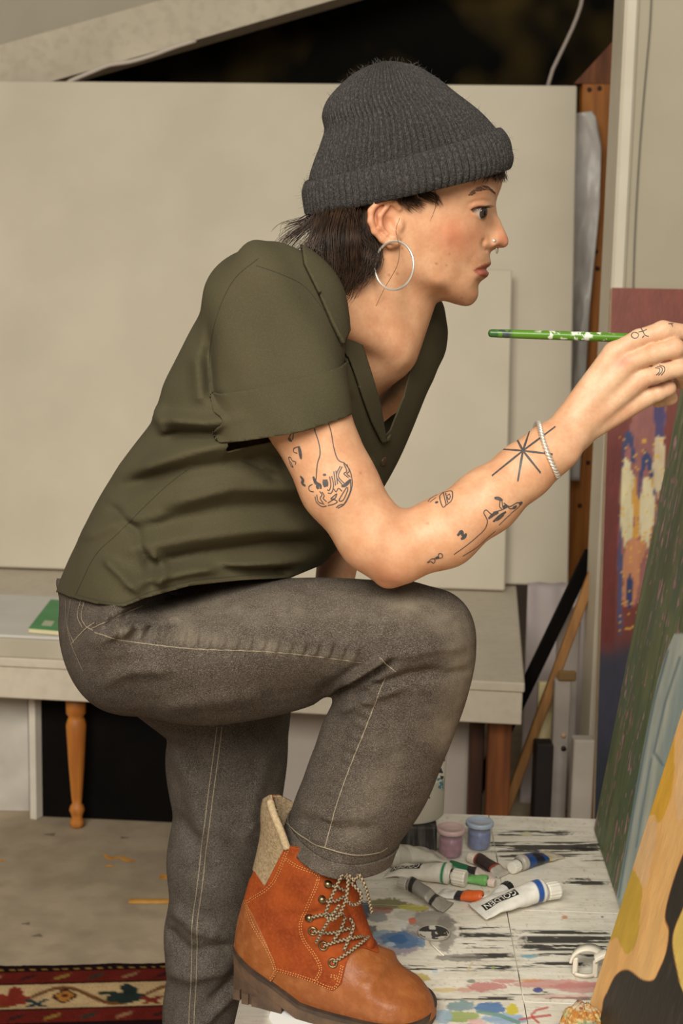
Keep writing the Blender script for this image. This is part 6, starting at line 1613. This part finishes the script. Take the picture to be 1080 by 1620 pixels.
# white plastic clip: an arched band with two prongs
cc = WZ(930, 1540, ZT); d = cc[1] - CAM[1]; s = d / FPX
clip_o = empty('plastic_clip', cc, 'white plastic arched clip standing on the table beside the peach painting', 'clip')
def strip(P, w, th, dirw):                       # a flat band along P
    P = np.asarray(P); T = np.gradient(P, axis=0); T /= np.linalg.norm(T, axis=1)[:, None]; W_ = np.asarray(dirw, float); N_ = np.cross(T, W_); N_ /= np.linalg.norm(N_, axis=1)[:, None]
    V = np.vstack([P - W_ * w / 2, P + W_ * w / 2, P + W_ * w / 2 + N_ * th, P - W_ * w / 2 + N_ * th]); n = len(P)
    return V, [((j) * n + i, (j) * n + i + 1, ((j + 1) % 4) * n + i + 1, ((j + 1) % 4) * n + i) for j in range(4) for i in range(n - 1)] + [(0, n, 2 * n, 3 * n), (4 * n - 1, 3 * n - 1, 2 * n - 1, n - 1)]
t = np.linspace(0, math.pi, 28)
arch = cc + np.stack([-26 * s * np.cos(t) - 1 * s, 0 * t, np.maximum(.0008, 22 * s + 22 * s * np.sin(t))], -1)
obj('arch', *strip(arch, .016, .003, (.3, .95, 0)), M_PLW, clip_o)
for xo, dy in ((-24, -.006), (8, -.012)):
    obj('prong', *bevbox(cc + np.array([xo * s - .0025, dy, .0006]), (.006, 0, 0), (0, .005, 0), (0, 0, 30 * s), .0015), M_PLW, clip_o, smooth=False)
obj('foot_bar', *strip(cc + np.stack([np.linspace(-24, 8, 14) * s, -.008 - .004 * np.sin(np.linspace(0, math.pi, 14)), np.full(14, .004)], -1), .004, .003, (0, 0, 1)), M_PLW, clip_o)
obj('arch_bridge', *strip(cc + np.stack([np.linspace(8, 26, 14) * s, np.full(14, -.010), 30 * s + 12 * s * np.sin(np.linspace(.2, 1.4, 14))], -1), .010, .003, (0, .8, .6)), M_PLW, clip_o)

# paint-stained rag
rc_ = WZ(921, 1652, ZT); d = rc_[1] - CAM[1]; R_ = 66 * d / FPX
nu, nv = 70, 40; V, C = [], []
for j in range(nv):
    ph = math.pi * .5 * j / (nv - 1)
    for i in range(nu):
        th = 2 * math.pi * i / nu; cx, cy = math.cos(th), math.sin(th)
        k = 1 + .34 * (fbm(cx * 2 + 7, cy * 2 + ph * 2, 71) - .5) + .03 * math.sin(7 * th + 3 * ph) * math.sin(ph * 2)
        V.append(rc_ + np.array([R_ * .72 * k * math.sin(ph + .001) * cx, R_ * .6 * k * math.sin(ph + .001) * cy, max(.0006, R_ * 1.05 * k * math.cos(ph))]))
V = np.array(V); x, y = V[:, 0] * 90, V[:, 2] * 90 + V[:, 1] * 60
n1, n2, n3 = fbm(x, y, 72), fbm(x + 31, y, 73), fbm(x * 4, y * 4, 74); c = np.tile(lin((190, 172, 140)), (len(V), 1))
for n_, th, cc in ((n1, .54, (176, 116, 50)), (n2, .56, (136, 152, 112)), (n3, .62, (158, 84, 52)), (n1 * .5 + n3 * .5, .60, (206, 180, 120)), (n2 * .5 + n3 * .5, .64, (110, 104, 104))): c = layer(c, sstep(th, th + .05, n_), cc)
F = np.array([[j * nu + i, (j + 1) * nu + i, (j + 1) * nu + (i + 1) % nu, j * nu + (i + 1) % nu] for j in range(nv - 1) for i in range(nu)])
tag(obj('paint_rag', V, F, mat('rag', (255, 255, 255), (225, 225, 225), rough=.95, attr=True, scale=200, bump=.8, bscale=400), col=c, solid=.001), 'crumpled rag stained orange, green and brown at the front of the paint table', 'rag')

# torn paper under the heel
pp = [(428, 1600), (446, 1596), (500, 1600), (540, 1640), (540, 1680), (430, 1680), (436, 1662), (427, 1650), (434, 1640), (426, 1630), (431, 1620), (425, 1610)]
V = np.array([WZ(a, b, ZT + .0003) for a, b in pp]); n = len(V)
tag(obj('paper_sheet', np.vstack([V, V + np.array([0, 0, .0004])]), [tuple(range(n, 2 * n)), tuple(reversed(range(n)))] + [(i, (i + 1) % n, n + (i + 1) % n, n + i) for i in range(n)], mat('paper', (232, 230, 226), rough=.8), smooth=False), 'torn white paper under the boot sole at the table edge', 'paper')

# ------------------------------------------------------------------ the brush in the hand
p0, p1 = WY(772, 527, -.085), WY(1080, 537.5, -.088); ax = p1 - p0; Lb = np.linalg.norm(ax); ax /= Lb
br = empty('paintbrush', p0, 'paint-flecked green paintbrush held in the tattooed hand', 'paintbrush')
r = pxm(7.2, -.085)
V, F = lathe(p0, ax, [(r * .25, 0), (r * .7, .0008), (r * .86, .003), (r * .95, .02), (r * 1.0, .09), (r * 1.02, .16), (r * .95, .20), (r * .8, .235)], 26)
t = (V - p0) @ ax; n = vnoise(t * 900, np.arange(len(V)) * .37, 81); c = np.tile(lin((96, 150, 34)), (len(V), 1))
nn_ = 300; prof = []
ts = np.linspace(0, .235, 240); rs_ = np.interp(ts, [0, .0008, .003, .02, .09, .16, .20, .235], np.array([.25, .7, .86, .95, 1, 1.02, .95, .8]) * r)
V, F = lathe(p0, ax, list(zip(rs_, ts)), 30); t = np.repeat(ts, 30); th = np.tile(np.arange(30) * 2 * math.pi / 30, 240)
c = np.tile(lin((82, 126, 30)), (len(V), 1)); n = fbm(t * 260, th * 1.3, 82, 3)
c = layer(c, sstep(.60, .66, n) * sstep(.045, .06, t) * sstep(.135, .12, t), (214, 214, 196)); c = layer(c, sstep(.47, .52, n) * sstep(.085, .09, t) * sstep(.112, .106, t), (206, 210, 196)); c = layer(c, sstep(.50, .56, n) * sstep(.028, .02, t), (58, 64, 66)); c = layer(c, sstep(.012, .006, t), (52, 92, 40))
obj('handle', V, F, mat('green_lacquer', (255, 255, 255), rough=.3, attr=True, scale=30), br, col=c)
obj('ferrule', *lathe(p0 + ax * .2352, ax, [(r * .78, 0), (r * .84, .002), (r * .84, .012), (r * .9, .013), (r * .9, .03), (r * .95, .034)], 24), M_SILVER, br)
hb = []
for i in range(160):
    q = rng.normal(0, r * .38, 2); X_, Y2, _ = frame(ax); s0 = p0 + ax * .266 + X_ * q[0] + Y2 * q[1]
    hb.append(np.array([s0, s0 + ax * .012, s0 + ax * rng.uniform(.020, .026) - (X_ * q[0] + Y2 * q[1]) * .4]))
obj('bristles', *join(*[tube(p, [.00035, .0004, .0002], 4) for p in hb]), mat('bristle', (120, 84, 50), (90, 62, 38), rough=.6), br)
